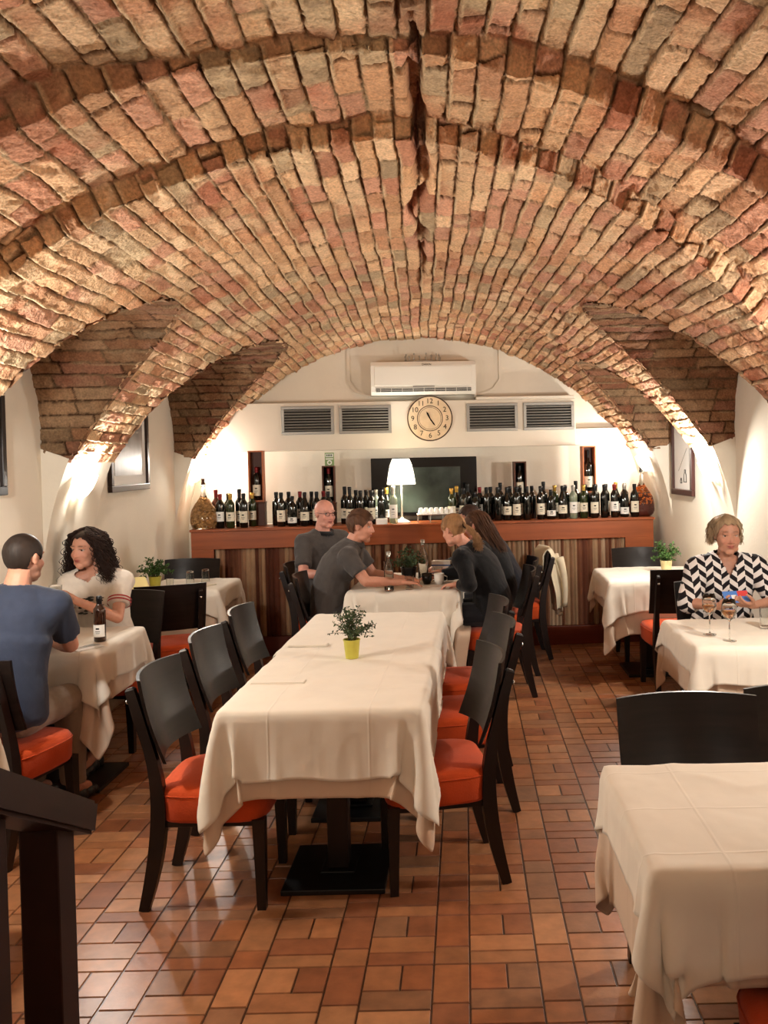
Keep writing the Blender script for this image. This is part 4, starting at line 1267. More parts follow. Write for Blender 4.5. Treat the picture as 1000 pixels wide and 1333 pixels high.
# ------------------------------------------------------------------ plants
def plant(loc, label, pot_m, leaf_m, pr=0.042, ph=0.085, R_=0.12, Hh=0.17, twigs=34, seed=1, leaf=0.017, name='potted_plant', cat='plant', square=False):
    p = empty(name, loc); tag(p, label, cat)
    rn = random.Random(seed)
    bm = bmesh.new(); lathe(bm, [(0, 0), (pr*0.78, 0), (pr, ph), (pr*1.05, ph+0.002), (pr*1.05, ph+0.006), (pr*0.95, ph+0.006), (pr*0.93, ph-0.012), (0, ph-0.012)], 28, cap=False)
    obj('pot', bm, pot_m, p, smooth=True, sharp=40)
    bm = bmesh.new(); lathe(bm, [(pr*0.92, ph-0.010), (0, ph-0.006)], 16, cap=False); obj('soil', bm, M['soil'], p)
    st = bmesh.new(); lf = bmesh.new()
    for k in range(twigs):
        a = rn.uniform(0, 2*PI); el = rn.uniform(0.05, 1.35)
        L = rn.uniform(0.75, 1.05)
        end = Vector((math.cos(a)*math.cos(el)*R_*L, math.sin(a)*math.cos(el)*R_*L, ph+Hh*math.sin(el)*L*0.95+0.01))
        st0 = Vector((rn.uniform(-1, 1)*pr*0.5, rn.uniform(-1, 1)*pr*0.5, ph-0.012))
        pts = bezier(st0, st0+Vector((0, 0, Hh*0.35)), end*0.7+Vector((0, 0, Hh*0.25)), end, 7)
        tube(st, pts, 0.0012, n=3)
        for i in range(2, 8):
            for s in (0, 1, 2):
                t_ = (pts[min(i+1, 7)]-pts[i-1]).normalized()
                d = Vector((rn.gauss(0, 1), rn.gauss(0, 1), rn.gauss(0.2, 0.8))); d = (d-t_*d.dot(t_)*0.5).normalized()
                n_ = d.cross(Vector((rn.gauss(0, 1), rn.gauss(0, 1), rn.gauss(0, 1)))).normalized()
                l_ = leaf*rn.uniform(0.7, 1.2); w_ = d.cross(n_)*l_*0.27
                b = pts[i]
                v = [lf.verts.new(b), lf.verts.new(b+d*l_*0.45+w_+n_*l_*0.1), lf.verts.new(b+d*l_), lf.verts.new(b+d*l_*0.45-w_+n_*l_*0.1), lf.verts.new(b+d*l_*0.5)]
                lf.faces.new((v[0], v[1], v[4])); lf.faces.new((v[1], v[2], v[4])); lf.faces.new((v[2], v[3], v[4])); lf.faces.new((v[3], v[0], v[4]))
    obj('stems', st, M['stem'], p); obj('leaves', lf, leaf_m, p)
    return p
TC = TH+0.017
plant((-0.545, 4.14, TC), 'small bushy green plant in a lime yellow pot on the long middle table', M['pot'], M['leaf'], 0.039, 0.083, 0.115, 0.165, 46, 1)
plant((-2.33, 6.60, TC), 'green leafy plant in a yellow pot on the far left table', M['pot'], M['leaf2'], 0.045, 0.085, 0.14, 0.16, 34, 2, 0.026)
plant((1.56, 6.86, TC), 'green leafy plant in a pale pot on the far right table', M['pot_pale'], M['leaf2'], 0.045, 0.09, 0.125, 0.16, 34, 3, 0.026)
plant((-0.43, 6.62, TC), 'dark potted greenery among the bottles on the guests\' table', M['black_metal'], M['leaf'], 0.06, 0.11, 0.14, 0.16, 34, 4, 0.026)
# little cream table lamp on the far left table
l = empty('mini_lamp', (-2.38, 6.42, TC)); tag(l, 'little lamp with a cream cone shade beside the plant, far left table', 'lamp')
bm = bmesh.new(); lathe(bm, [(0, 0), (0.035, 0), (0.035, 0.006), (0.008, 0.012), (0.006, 0.04), (0, 0.04)], 20, cap=False); obj('base', bm, M['white_paint'], l, smooth=True)
bm = bmesh.new(); lathe(bm, [(0.072, 0.022), (0.040, 0.108), (0.0, 0.108)], 28, cap=False); obj('lamp_shade', bm, mat('cream_shade', (238, 222, 160), 0.8, 0.1, emit=(255, 225, 150), estr=0.25), l, smooth=True)

# ------------------------------------------------------------------ tableware
def tumbler(loc, label, h=0.095, r=0.033, name='water_glass', m=None, group=None, upside=False):
    bm = bmesh.new()
    prof = [(0, 0.001), (r*0.85, 0.0), (r, h), (r-0.002, h), (r*0.85-0.002, 0.012), (0, 0.012)]
    lathe(bm, prof, 24, cap=False)
    o = obj(name, bm, m or M['glass'], smooth=True, sharp=40, loc=loc)
    if upside: o.rotation_euler[0] = PI; o.location.z += h
    return tag(o, label, 'glass', group)
tumbler((-0.405, 6.28, TC), 'short clear glass tumbler near the young man\'s hand')
tumbler((-2.13, 6.80, TC), 'upturned clear glass, left of two on the far left table', 0.10, 0.032, upside=True)
tumbler((-2.04, 6.90, TC), 'upturned clear glass, right of two on the far left table', 0.10, 0.032, upside=True)
tumbler((-2.22, 6.60, TC), 'small clear glass right beside the yellow plant pot', 0.07, 0.028)
tumbler((1.57, 4.62, TC), 'clear water glass right of the wine glasses', 0.11, 0.034)
tumbler((1.70, 4.72, TC), 'clear water glass by the folded menu at the right edge', 0.12, 0.036)
tumbler((-0.21, 6.70, TC), 'clear tumbler beside the blue and white packet', 0.10, 0.033)
tumbler((-0.62, 6.98, TC), 'stemless glass standing left of the greenery near the bar', 0.12, 0.035)
def clear_bottle(loc, label, h=0.27, r=0.034):
    bm = bmesh.new()
    lathe(bm, [(0, 0.003), (r*0.9, 0), (r, 0.01), (r, h*0.55), (r*0.8, h*0.65), (0.014, h*0.8), (0.0125, h-0.02), (0.0155, h-0.02), (0.0155, h), (0.011, h), (0.0105, h*0.8), (r*0.75, h*0.63), (r-0.003, h*0.54), (r-0.003, 0.012), (0, 0.012)], 24, cap=False)
    o = obj('glass_bottle', bm, M['glass'], smooth=True, loc=loc)
    tag(o, label, 'bottle')
    b2 = bmesh.new(); lathe(b2, [(0.0165, h-0.022), (0.0165, h+0.003), (0, h+0.003)], 14, cap=False); obj('cap', b2, M['grey_foil'], o, smooth=True)
clear_bottle((-0.545, 6.22, TC), 'clear water bottle standing near the front left of the guests\' table', 0.275)
clear_bottle((-0.33, 6.80, TC+0.0), 'clear glass bottle behind the greenery on the guests\' table', 0.30, 0.04)
def wine_glass(loc, label, rs=1.0):
    g = bmesh.new()
    lathe(g, [(0, 0.0), (0.034, 0.0), (0.034, 0.0015), (0.006, 0.006), (0.0035, 0.012), (0.0035, 0.095), (0.010, 0.103), (0.028, 0.118), (0.037, 0.145), (0.036, 0.175), (0.029, 0.205), (0.0275, 0.205), (0.0345, 0.175), (0.0355, 0.145), (0.027, 0.120), (0.008, 0.106), (0, 0.105)], 28, cap=False)
    o = obj('wine_glass', g, M['glass'], smooth=True, loc=loc); tag(o, label, 'glass')
    w_ = bmesh.new(); lathe(w_, [(0, 0.1065), (0.008, 0.107), (0.0265, 0.1205), (0.0345, 0.145), (0.0346, 0.152), (0, 0.152)], 24, cap=False); obj('rose_wine', w_, M['wine'], o, smooth=True)
wine_glass((1.24, 4.50, TC), 'wine glass of rosé, left and farther of the pair before the smiling woman')
wine_glass((1.29, 4.33, TC), 'wine glass of rosé, right and nearer of the pair before the smiling woman')
# beer bottle
o = bottle('bordeaux', M['beer_glass'], M['black_foil'], M['label_white'], (-1.945, 4.66, TC), 0.08, 0.035, name='beer_bottle'); o.scale = (0.85, 0.85, 0.80)
tag(o, 'brown beer bottle with white label on the couple\'s table', 'bottle')
def fold(name, loc, w, d, h, rot, m, label, cat, n=3):
    t_ = empty(name, loc, R(rot)); tag(t_, label, cat)
    for k in range(n):
        bm = bmesh.new(); box(bm, -w/2+0.002*k, w/2-0.002*k, -d/2+0.003*k, d/2-0.001*k, h*k/n, h*(k+1)/n-0.0003, 0.0006)
        obj('fold_layer', bm, m, t_)
    return t_
fold('folded_napkin', (-0.80, 3.70, TC), 0.23, 0.058, 0.008, -2, M['cloth'], 'flat folded white napkin on the front left of the long middle table', 'napkin')
fold('folded_napkin', (-0.80, 4.42, TC+0.004), 0.2, 0.06, 0.008, -3, M['cloth'], 'folded white napkin by the cloth seam, left of the plant', 'napkin')
fold('paper_napkin', (-1.955, 4.50, TC), 0.10, 0.16, 0.003, -30, M['paper_white'], 'white paper napkin with cutlery near the beer bottle', 'napkin', 2)
fold('folded_menu', (-2.0, 6.66, TC), 0.10, 0.22, 0.006, -25, M['label'], 'pale folded menu on the far left table', 'menu', 2)
fold('napkin', (-0.565, 6.62, TC), 0.13, 0.20, 0.004, 4, M['paper_white'], 'white napkin between the young man\'s arm and the greenery', 'napkin', 2)
for (nm, dx, dy, lb) in (('fork', -0.012, 0.0, 'steel fork lying on the paper napkin by the beer bottle'), ('knife', 0.014, -0.004, 'steel knife lying on the paper napkin by the beer bottle')):
    bm = bmesh.new(); box(bm, -0.003, 0.003, -0.09, 0.03, 0, 0.002, 0.0008)
    box(bm, -0.009, 0.009, 0.03, 0.085, 0, 0.0018, 0.0006) if nm == 'knife' else None
    if nm == 'fork':
        box(bm, -0.010, 0.010, 0.03, 0.05, 0, 0.0018, 0.0005)
        for k in range(4): box(bm, -0.010+k*0.0058, -0.0078+k*0.0058, 0.05, 0.085, 0, 0.0018)
    o = obj(nm, bm, M['steel'], loc=(-1.97+dx, 4.50+dy, TC+0.0035), rotz=R(-30)); tag(o, lb, 'cutlery')
# packets and small things on the guests' table
pk = empty('paper_packet', (-0.19, 6.93, TC), R(-10)); tag(pk, 'upright white packet with blue stripes before the women\'s seats', 'packet')
bm = bmesh.new(); box(bm, -0.075, 0.075, -0.03, 0.03, 0, 0.125, 0.004); obj('carton', bm, M['paper_white'], pk)
bm = bmesh.new(); box(bm, -0.0755, 0.0755, -0.031, 0.031, 0.025, 0.045); box(bm, -0.0755, 0.0755, -0.031, 0.031, 0.085, 0.095); obj('blue_stripe', bm, mat('blue_print', (70, 110, 170), 0.6), pk)
cpm = mat('black_ceramic', (16, 15, 15), 0.25)
def cup(loc, label, m):
    bm = bmesh.new(); lathe(bm, [(0, 0), (0.024, 0), (0.036, 0.03), (0.038, 0.08), (0.035, 0.08), (0.032, 0.03), (0, 0.008)], 22, cap=False)
    o = obj('mug', bm, m, smooth=True, loc=loc); tag(o, label, 'mug')
    b2 = bmesh.new(); tube(b2, [(0.034, 0, 0.018), (0.058, 0, 0.026), (0.06, 0, 0.055), (0.036, 0, 0.066)], 0.004, n=8); obj('handle', b2, m, o, smooth=True)
cup((-0.29, 6.52, TC), 'black mug beside the greenery on the guests\' table', cpm)
cup((-0.20, 6.50, TC), 'white mug beside the black one on the guests\' table', M['white_ceramic'])
# things at the right edge of the woman's table
mn = empty('standing_menu', (1.76, 4.50, TC), R(58)); tag(mn, 'white folded menu standing at the right edge on the smiling woman\'s table', 'menu')
for s in (-1, 1):
    bm = bmesh.new(); box(bm, -0.09, 0.09, -0.0015, 0.0015, 0, 0.17, M=Matrix.Translation((0, s*0.045, 0)) @ Matrix.Rotation(R(s*14), 4, 'X')); obj('leaf', bm, M['paper_white'], mn)
bm = bmesh.new(); box(bm, -0.07, 0.07, -0.04, 0.04, 0, 0.012, 0.004); o = obj('sunglasses_case', bm, M['black_gloss'], loc=(1.66, 4.42, TC), rotz=R(20)); tag(o, 'small black flat case on the table at the right edge', 'case')

# ------------------------------------------------------------------ jacket over the back of the last chair
def hung_jacket():
    nx, nz = 40, 50
    u = np.linspace(-1, 1, nx); v = np.linspace(0, 1, nz)
    U, Vv = np.meshgrid(u, v, indexing='ij')
    P = []
    # runs from the sitter's side over the top and down the back
    s = Vv*1.0
    front = 0.16; back = 0.50
    arc = s*(front+back)
    over = arc-front
    y = np.where(arc < front, -0.255, -0.325) - np.where(over > 0, 0.05*sst(over, 0.05, 0.4), 0)
    z = np.where(arc < front, 0.905-(front-arc), 0.905-over)
    k = np.exp(-(over/0.03)**2)
    z = z+0.012*k
    y = np.where(np.abs(over) < 0.035, -0.29-0.035*over/0.035, y)
    fold_ = 0.022*np.sin(U*9+0.8*np.sin(s*4))*sst(over, 0.0, 0.25) + 0.012*np.sin(U*21+2)*sst(over, 0.1, 0.4)
    w = 0.205*(1-0.30*sst(over, 0.1, 0.5)) + 0.02*np.sin(s*9)
    x = U*w + 0.03*s
    z = z - 0.09*sst(over, 0.2, 0.5)*(0.5+0.5*np.sin(U*3.2+1.0))
    y = y - fold_*np.where(over > 0, 1, 0.2) + 0.055*(U**2)
    P = np.stack([x, y-0.006, z], -1)
    me = npmesh('jacket', P.reshape(-1, 3), grid_faces(nx, nz))
    o = link('jacket', me, mat('cream_jacket_cotton', (214, 202, 176), 0.85, 0.15, noise=0.06, nscale=12, bump=0.1, bscale=60), smooth=True, loc=(0.42, 7.50, 0), rotz=R(94))
    md = o.modifiers.new('t', 'SOLIDIFY'); md.thickness = 0.005
    tag(o, 'pale cream jacket hung over the back of the chair nearest the bar', 'jacket')
    bm = bmesh.new()
    for k in range(2):
        a = -0.12+0.24*k
        tube(bm, bezier((a, -0.36, 0.84), (a*1.1, -0.40, 0.7), (a*0.9, -0.41, 0.55), (a*0.8, -0.40, 0.42), 10), [0.035-0.0015*i for i in range(11)], n=10)
    obj('sleeve', bm, o.data.materials[0], o, smooth=True)
hung_jacket()

# ------------------------------------------------------------------ wooden stair handrail bottom left
hr = empty('stair_handrail', (-0.70, 1.50, 0)); tag(hr, 'dark wooden stair handrail with square posts at the bottom left corner', 'handrail')
bm = bmesh.new()
d = Vector((-0.655, 1.17, 1.272))-Vector((-0.705, 1.59, 1.062))
a = Vector((-0.712, 1.60, 1.055)); b = a+d*1.6
off = Vector((-0.70, 1.50, 0))
tube(bm, [a-off+Vector((-0.014, 0, 0)), b-off+Vector((-0.014, 0, 0))], 0.0285, n=4, square=True, up=(0, 0, 1), sx=1.45, sy=1.0)
es = [e for e in bm.edges]
bmesh.ops.bevel(bm, geom=es, offset=0.006, segments=2, affect='EDGES')
obj('handrail_bar', bm, M['rail_wood'], hr)
for (x, y, w, zt) in ((-0.728, 1.50, 0.033, 1.098), (-0.705, 1.24, 0.031, 1.21)):
    bm = bmesh.new(); box(bm, x-w-off.x, x+w-off.x, y-w-off.y, y+w-off.y, 0, zt, 0.004); obj('post', bm, M['rail_wood'], hr)
# ------------------------------------------------------------------ people
def remesh(name, bm, voxel, smooth_it=3, factor=0.5):
    me = bpy.data.meshes.new(name+'_raw'); bm.to_mesh(me); bm.free()
    o = bpy.data.objects.new(name+'_raw', me); COL.objects.link(o)
    md = o.modifiers.new('r', 'REMESH'); md.mode = 'VOXEL'; md.voxel_size = voxel; md.use_smooth_shade = True
    if smooth_it:
        s = o.modifiers.new('s', 'SMOOTH'); s.iterations = smooth_it; s.factor = factor
    dg = bpy.context.evaluated_depsgraph_get()
    m2 = bpy.data.meshes.new_from_object(o.evaluated_get(dg))
    bpy.data.objects.remove(o, do_unlink=True)
    m2.name = name
    m2.polygons.foreach_set('use_smooth', [True]*len(m2.polygons))
    return m2

def get_co(me):
    a = np.empty(len(me.vertices)*3, dtype=np.float32); me.vertices.foreach_get('co', a); return a.reshape(-1, 3)
def get_no(me):
    a = np.empty(len(me.vertices)*3, dtype=np.float32); me.vertices.foreach_get('normal', a); return a.reshape(-1, 3)
def set_co(me, a):
    me.vertices.foreach_set('co', a.astype(np.float32).ravel()); me.update()

def wrinkle(me, amp=0.006, sc=9.0, seed=0, stretch=(1, 1, 0.45)):
    co_ = get_co(me); no = get_no(me)
    x = co_*np.array(stretch)*sc
    n = fbm(x[:, 0]+x[:, 2]*0.7+seed, x[:, 1]+x[:, 2]*1.3, seed, 4)
    n = 1-np.abs(n-0.5)*4
    set_co(me, co_+no*(amp*n)[:, None])

FAB = {}
def fabric(rgb, nm):
    if nm not in FAB: FAB[nm] = mat(nm, rgb, 0.88, 0.12, sheen=0.15, noise=0.06, nscale=25, bump=0.12, bscale=180)
    return FAB[nm]
SKIN = mat('skin', (214, 160, 132), 0.48, 0.4, attr='Col', noise=0.05, nscale=60)
SKIN.node_tree.nodes['Principled BSDF'].inputs['Subsurface Weight'].default_value = 0.08
SKIN.node_tree.nodes['Principled BSDF'].inputs['Subsurface Radius'].default_value = (0.01, 0.004, 0.002)
EYE = mat('eye', (230, 225, 220), 0.1, 0.6, attr='Col')
def hairmat(rgb, nm):
    m = mat(nm, rgb, 0.6, 0.3, noise=0.4, nscale=30, stretch=(1, 1, 0.2)); return m

def headspace(P):
    f = Vector(P['hf']).normalized(); u0 = Vector(P.get('hu', (0, 0, 1)))
    r = f.cross(u0).normalized(); u = r.cross(f).normalized()
    s = P.get('hs', 0.95)
    c = Vector(P['head'])
    def T(x, y, z): return c + r*(x*s) + f*(y*s) + u*(z*s)
    return T, r, f, u, s, c

def prims_body(bm, P):
    T, r, f, u, s, c = headspace(P)
    fem = P.get('fem', False)
    def E(x, y, z, a, b, d, sub=3): ellipsoid(bm, T(x, y, z), a*s, b*s, d*s, r, f, u, sub)
    # head
    E(0, -0.012, 0.030, 0.076, 0.094, 0.088)
    fw = P.get('face', 1.0)
    E(0, 0.020, -0.028, 0.063*fw, 0.073, 0.084)
    E(0, 0.058, -0.094, 0.027*fw, 0.028, 0.023); E(0.030*fw, 0.030, -0.078, 0.028, 0.040, 0.026); E(-0.030*fw, 0.030, -0.078, 0.028, 0.040, 0.026)
    E(0.036*fw, 0.058, -0.026, 0.024, 0.022, 0.024); E(-0.036*fw, 0.058, -0.026, 0.024, 0.022, 0.024)   # cheeks
    E(0.028, 0.071, 0.030, 0.027, 0.013, 0.008); E(-0.028, 0.071, 0.030, 0.027, 0.013, 0.008)           # brow
    E(0, 0.086, -0.051, 0.020, 0.009, 0.0045); E(0, 0.085, -0.0625, 0.018, 0.010, 0.0055)                # lips
    for (p0, p1, a, b) in (((0, 0.078, 0.020), (0, 0.098, -0.018), 0.009, 0.0105), ((0, 0.098, -0.018), (0, 0.101, -0.026), 0.0105, 0.0115)):
        capsule(bm, T(*p0), T(*p1), a*s, b*s)
    E(0.013, 0.090, -0.030, 0.008, 0.010, 0.007); E(-0.013, 0.090, -0.030, 0.008, 0.010, 0.007)
    for sx in (-1, 1):
        E(sx*0.031, 0.0655, 0.0165, 0.0165, 0.0135, 0.0055)   # upper lid
        E(sx*0.031, 0.0645, -0.001, 0.0150, 0.0120, 0.0045)   # lower lid
        E(sx*0.077, -0.006, -0.002, 0.007, 0.017, 0.030); E(sx*0.082, -0.014, 0.010, 0.008, 0.012, 0.018)
    # neck
    nb = Vector(P['neck']); nr = 0.046 if fem else 0.056
    capsule(bm, T(0, -0.020, -0.060), nb+Vector((0, 0, 0.02)), nr*s, nr*1.08)
    capsule(bm, T(0, -0.035, -0.01), T(0, -0.03, -0.07), 0.05*s, 0.048*s)
    torso(bm, P, 0.0)
    for k in ('L', 'R'):
        sh, el, wr = (Vector(P[q+k]) for q in ('sh', 'el', 'wr'))
        A = 0.86 if fem else 1.0
        capsule(bm, sh, el, 0.050*A, 0.038*A)
        m_ = el.lerp(wr, 0.3)
        capsule(bm, el, m_, 0.037*A, 0.038*A); capsule(bm, m_, wr, 0.038*A, 0.025*A)
        hand_prims(bm, wr, P['hand'+k], k, 0.92 if fem else 1.0)
        hp, kn, an = Vector(P['hip'+k]), Vector(P['kn'+k]), Vector(P['an'+k])
        capsule(bm, hp, kn, 0.078, 0.054); capsule(bm, kn, kn.lerp(an, 0.35), 0.052, 0.054); capsule(bm, kn.lerp(an, 0.35), an, 0.054, 0.036)
        toe = an+Vector(P['tf'])*0.12-Vector((0, 0, 0.035))
        capsule(bm, an, toe, 0.034, 0.026)

def torso(bm, P, inf, top=1.0):
    pel = Vector(P['pelvis']); nb = Vector(P['neck']); tf = Vector(P['tf']).normalized()
    up = (nb-pel).normalized(); r = tf.cross(up).normalized(); f = up.cross(r).normalized()*1.0
    fem = P.get('fem', False); fat = P.get('fat', 1.0)
    if fem: W = [(0, 0.168, 0.125), (0.16, 0.158, 0.122), (0.34, 0.132, 0.104), (0.52, 0.134, 0.104), (0.68, 0.146, 0.108), (0.82, 0.150, 0.098), (0.92, 0.120, 0.075)]
    else: W = [(0, 0.160, 0.125), (0.16, 0.158, 0.125), (0.34, 0.150, 0.118), (0.52, 0.156, 0.116), (0.68, 0.172, 0.118), (0.82, 0.176, 0.106), (0.92, 0.140, 0.080)]
    bow = P.get('bow', 0.03)
    ts = [w[0] for w in W]
    for t in np.linspace(0, 0.92, 24):
        a = float(np.interp(t, ts, [w[1] for w in W])); b = float(np.interp(t, ts, [w[2] for w in W]))
        c = pel.lerp(nb, t) - f*bow*math.sin(t*PI)
        k = 1.0 if t > 0.6 else fat
        ellipsoid(bm, c, a*k+inf, b*k+inf, 0.075+inf, r, f, up, 3)
    if fem:
        for sx in (-1, 1):
            ellipsoid(bm, pel.lerp(nb, 0.66)+r*(sx*0.068)+f*(0.078-bow), 0.062+inf, 0.055+inf, 0.062+inf, r, f, up, 3)
    for k in ('L', 'R'):
        sh = Vector(P['sh'+k])
        capsule(bm, nb-up*0.015, sh, 0.050+inf*0.8, 0.054+inf)
        capsule(bm, pel.lerp(nb, 0.72)+(sh-nb)*0.35, sh, 0.085+inf, 0.056+inf)

def hand_prims(bm, wr, H, k, s=1.0):
    d, n, curl = Vector(H[0]).normalized(), Vector(H[1]), H[2]
    n = (n-d*n.dot(d)).normalized(); side = d.cross(n).normalized()
    # thumb side: palm normal n down, fingers d; for the right hand the thumb points to +d x n ...
    ts = side*(1 if k == 'L' else -1)
    ts = -ts
    capsule(bm, wr, wr+d*0.03*s, 0.024*s, 0.024*s)
    for q in (-1, -0.33, 0.33, 1):
        capsule(bm, wr+d*0.022*s+side*(q*0.018*s), wr+d*0.086*s+side*(q*0.029*s), 0.0145*s, 0.0115*s)
    Ls = [0.060, 0.074, 0.080, 0.072]
    for i, q in enumerate((-1, -0.33, 0.33, 1)):
        L = [0.072, 0.081, 0.076, 0.060][i] if side.dot(ts) < 0 else [0.060, 0.076, 0.081, 0.072][i]
        p = wr+d*0.088*s+side*(q*0.030*s); a = curl*0.45
        dd = d
        for j, fr in enumerate((0.45, 0.30, 0.25)):
            ang = curl*(0.55+0.25*j)
            dd = (dd*math.cos(ang)+n*math.sin(ang)).normalized()
            nn = n
            p2 = p+(dd+side*q*0.06).normalized()*(L*fr*s)
            capsule(bm, p, p2, (0.0092-0.0009*j)*s, (0.0086-0.0009*j)*s, n=10); p = p2
    t0 = wr+d*0.030*s+ts*0.022*s
    t1 = t0+(d*0.62+ts*0.62+n*0.35).normalized()*0.042*s
    t2 = t1+(d*0.85+ts*0.18+n*0.5).normalized()*0.032*s
    t3 = t2+(d*0.9+n*0.5-ts*0.05).normalized()*0.024*s
    capsule(bm, t0, t1, 0.0155*s, 0.0115*s); capsule(bm, t1, t2, 0.0112*s, 0.010*s); capsule(bm, t2, t3, 0.010*s, 0.0085*s)

def person(name, label, P):
    tf = Vector(P['tf']).normalized(); P['tf'] = tf
    rt = tf.cross(Vector((0, 0, 1))).normalized()
    pel = Vector(P['pelvis'])
    for k, sx in (('L', -1), ('R', 1)):
        P.setdefault('hip'+k, pel+rt*(sx*0.085)-Vector((0, 0, 0.01)))
        P.setdefault('kn'+k, P['hip'+k]+tf*0.42+rt*(sx*0.05)+Vector((0, 0, -0.02)))
        P.setdefault('an'+k, Vector(P['kn'+k])+tf*(0.02)+Vector((0, 0, -0.46)))
        P['an'+k] = Vector(P['an'+k]); P['an'+k].z = 0.095
    bm = bmesh.new(); prims_body(bm, P)
    me = remesh('person', bm, P.get('voxel', 0.005), 2, 0.4)
    # colouring of the skin
    co_ = get_co(me); T, r, f, u, s, c = headspace(P)
    d = co_-np.array(c); lx = d@np.array(r)/s; ly = d@np.array(f)/s; lz = d@np.array(u)/s
    base = np.array(lin(P.get('skin', (212, 158, 130))))
    col = np.tile(base, (len(co_), 1))
    hd = (np.abs(lx) < 0.1) & (np.abs(ly) < 0.13) & (lz > -0.13) & (lz < 0.14)
    def blend(w, rgb):
        nonlocal col
        w = np.clip(w, 0, 1)[:, None]*hd[:, None]; col = col*(1-w)+np.array(lin(rgb))*w
    front = ly > 0.03
    cheek = np.exp(-(((np.abs(lx)-0.036)/0.022)**2+((lz+0.026)/0.022)**2))*front
    blend(cheek*0.22, P.get('blush', (206, 120, 100)))
    blend(np.exp(-((lx/0.014)**2+((lz+0.022)/0.014)**2))*(ly > 0.085)*0.35, (206, 124, 104))
    lip = np.exp(-((np.abs(lx)/0.021)**4+((lz+0.057)/0.0105)**4))*(ly > 0.078)
    blend(lip*0.85, P.get('lips', (168, 82, 78)))
    mouth = np.exp(-((np.abs(lx)/(0.022+0.006*P.get('smile', 0)))**4+((lz+0.0568-P.get('smile', 0)*9*lx**2)/0.0022)**2))*(ly > 0.076)
    blend(mouth*0.9, (90, 36, 34))
    brow = np.exp(-(((np.abs(lx)-0.031)/0.019)**4+((lz-0.034+0.10*np.abs(np.abs(lx)-0.028))/0.0042)**2))*(ly > 0.05)
    blend(brow*P.get('browk', 0.85), P.get('brow', (60, 40, 30)))
    lash = np.exp(-(((np.abs(lx)-0.031)/0.0165)**4+((lz-0.0125)/0.0026)**2))*(ly > 0.05)
    blend(lash*0.8, (40, 26, 22))
    if P.get('beard'):
        w = np.clip((-0.030-lz)/0.02, 0, 1)*(ly > -0.02)*(lz > -0.125)*(1-lip)
        blend(w*P['beard'], P.get('beardc', (60, 44, 36)))
    if P.get('scalp'):
        w = np.clip((lz-0.03)/0.03, 0, 1)*(ly < 0.06)
        blend(w*P['scalp'], P.get('scalpc', (150, 110, 90)))
    color_attr(me, col)
    o = link(name, me, SKIN, smooth=True)
    tag(o, label, 'person')
    # eyes
    for sx in (-1, 1):
        bm = bmesh.new(); ec = T(sx*0.031, 0.0645, 0.008)
        ellipsoid(bm, ec, 0.0128*s, 0.0128*s, 0.0128*s, r, f, u, 4)
        m2 = bpy.data.meshes.new('eye'); bm.to_mesh(m2); bm.free()
        e = get_co(m2)-np.array(ec); gz = (Vector(P.get('gaze', f))).normalized()
        e = e/(np.linalg.norm(e, axis=1, keepdims=True)+1e-9); cs = e@np.array(gz)
        cc = np.tile(np.array(lin((186, 178, 170))), (len(e), 1))
        cc[cs > 0.86] = lin(P.get('iris', (70, 48, 34))); cc[cs > 0.965] = lin((10, 8, 8))
        color_attr(m2, cc); link('eye', m2, EYE, o, smooth=True)
    # shirt
    S = P['shirt']
    bm = bmesh.new(); torso(bm, P, S.get('inf', 0.014))
    for k in ('L', 'R'):
        sh, el, wr = (Vector(P[q+k]) for q in ('sh', 'el', 'wr'))
        A = (0.86 if P.get('fem') else 1.0)
        sl = S.get('sleeve', 0.75); g = S.get('loose', 0.016)
        ellipsoid(bm, sh, 0.052*A+g, 0.052*A+g, 0.052*A+g, sub=3)
        if sl <= 1.0:
            e_ = sh.lerp(el, sl); tube(bm, [sh, e_], [0.050*A+g, (0.050-0.012*sl)*A+g+0.004], n=20)
        else:
            ellipsoid(bm, el, 0.038*A+g, 0.038*A+g, 0.038*A+g, sub=3)
            tube(bm, [sh, el], [0.050*A+g, 0.038*A+g], n=20)
            e_ = el.lerp(wr, min(sl-1, 0.97)); tube(bm, [el, e_], [0.038*A+g, 0.030*A+g*S.get('cuff', 0.7)], n=20)
    me = remesh('shirt', bm, P.get('voxel', 0.005)*1.5, 5, 0.5)
    # open neckline
    nb = Vector(P['neck']); co_ = get_co(me); no = get_no(me)
    wrinkle(me, S.get('wr', 0.006), S.get('wsc', 9), len(label) % 50)
    bmx = bmesh.new(); bmx.from_mesh(me)
    ax = (T(0, -0.02, -0.06)-nb).normalized(); nc = nb + ax*0.03 + tf*0.012
    nr = S.get('neck', 0.075)
    dv = S.get('vneck', 0.0)
    kill = []
    for v in bmx.verts:
        d = v.co-nc; h_ = d.dot(ax); fr = d.dot(tf)
        rad = (d-ax*h_).length
        lim = nr
        if h_ > -0.028 - (dv*max(0, fr-0.02)/0.08 if fr > 0 else 0) and rad < lim and (h_ < 0.25): kill.append(v)
        elif dv and fr > 0.02 and h_ > -dv and h_ < 0.02:
            lat = abs(d.dot(rt))
            if lat < 0.055*(1+h_/dv): kill.append(v)
    bmesh.ops.delete(bmx, geom=kill, context='VERTS')
    bmx.to_mesh(me); bmx.free()
    me.polygons.foreach_set('use_smooth', [True]*len(me.polygons))
    so = link(S.get('name', 'shirt'), me, S['mat'], o)
    so.modifiers.new('t', 'SOLIDIFY').thickness = 0.003
    # trousers
    bm = bmesh.new()
    up = (nb-pel).normalized()
    ellipsoid(bm, pel, 0.168+0.006, 0.135, 0.095, rt, tf, Vector((0, 0, 1)), 3)
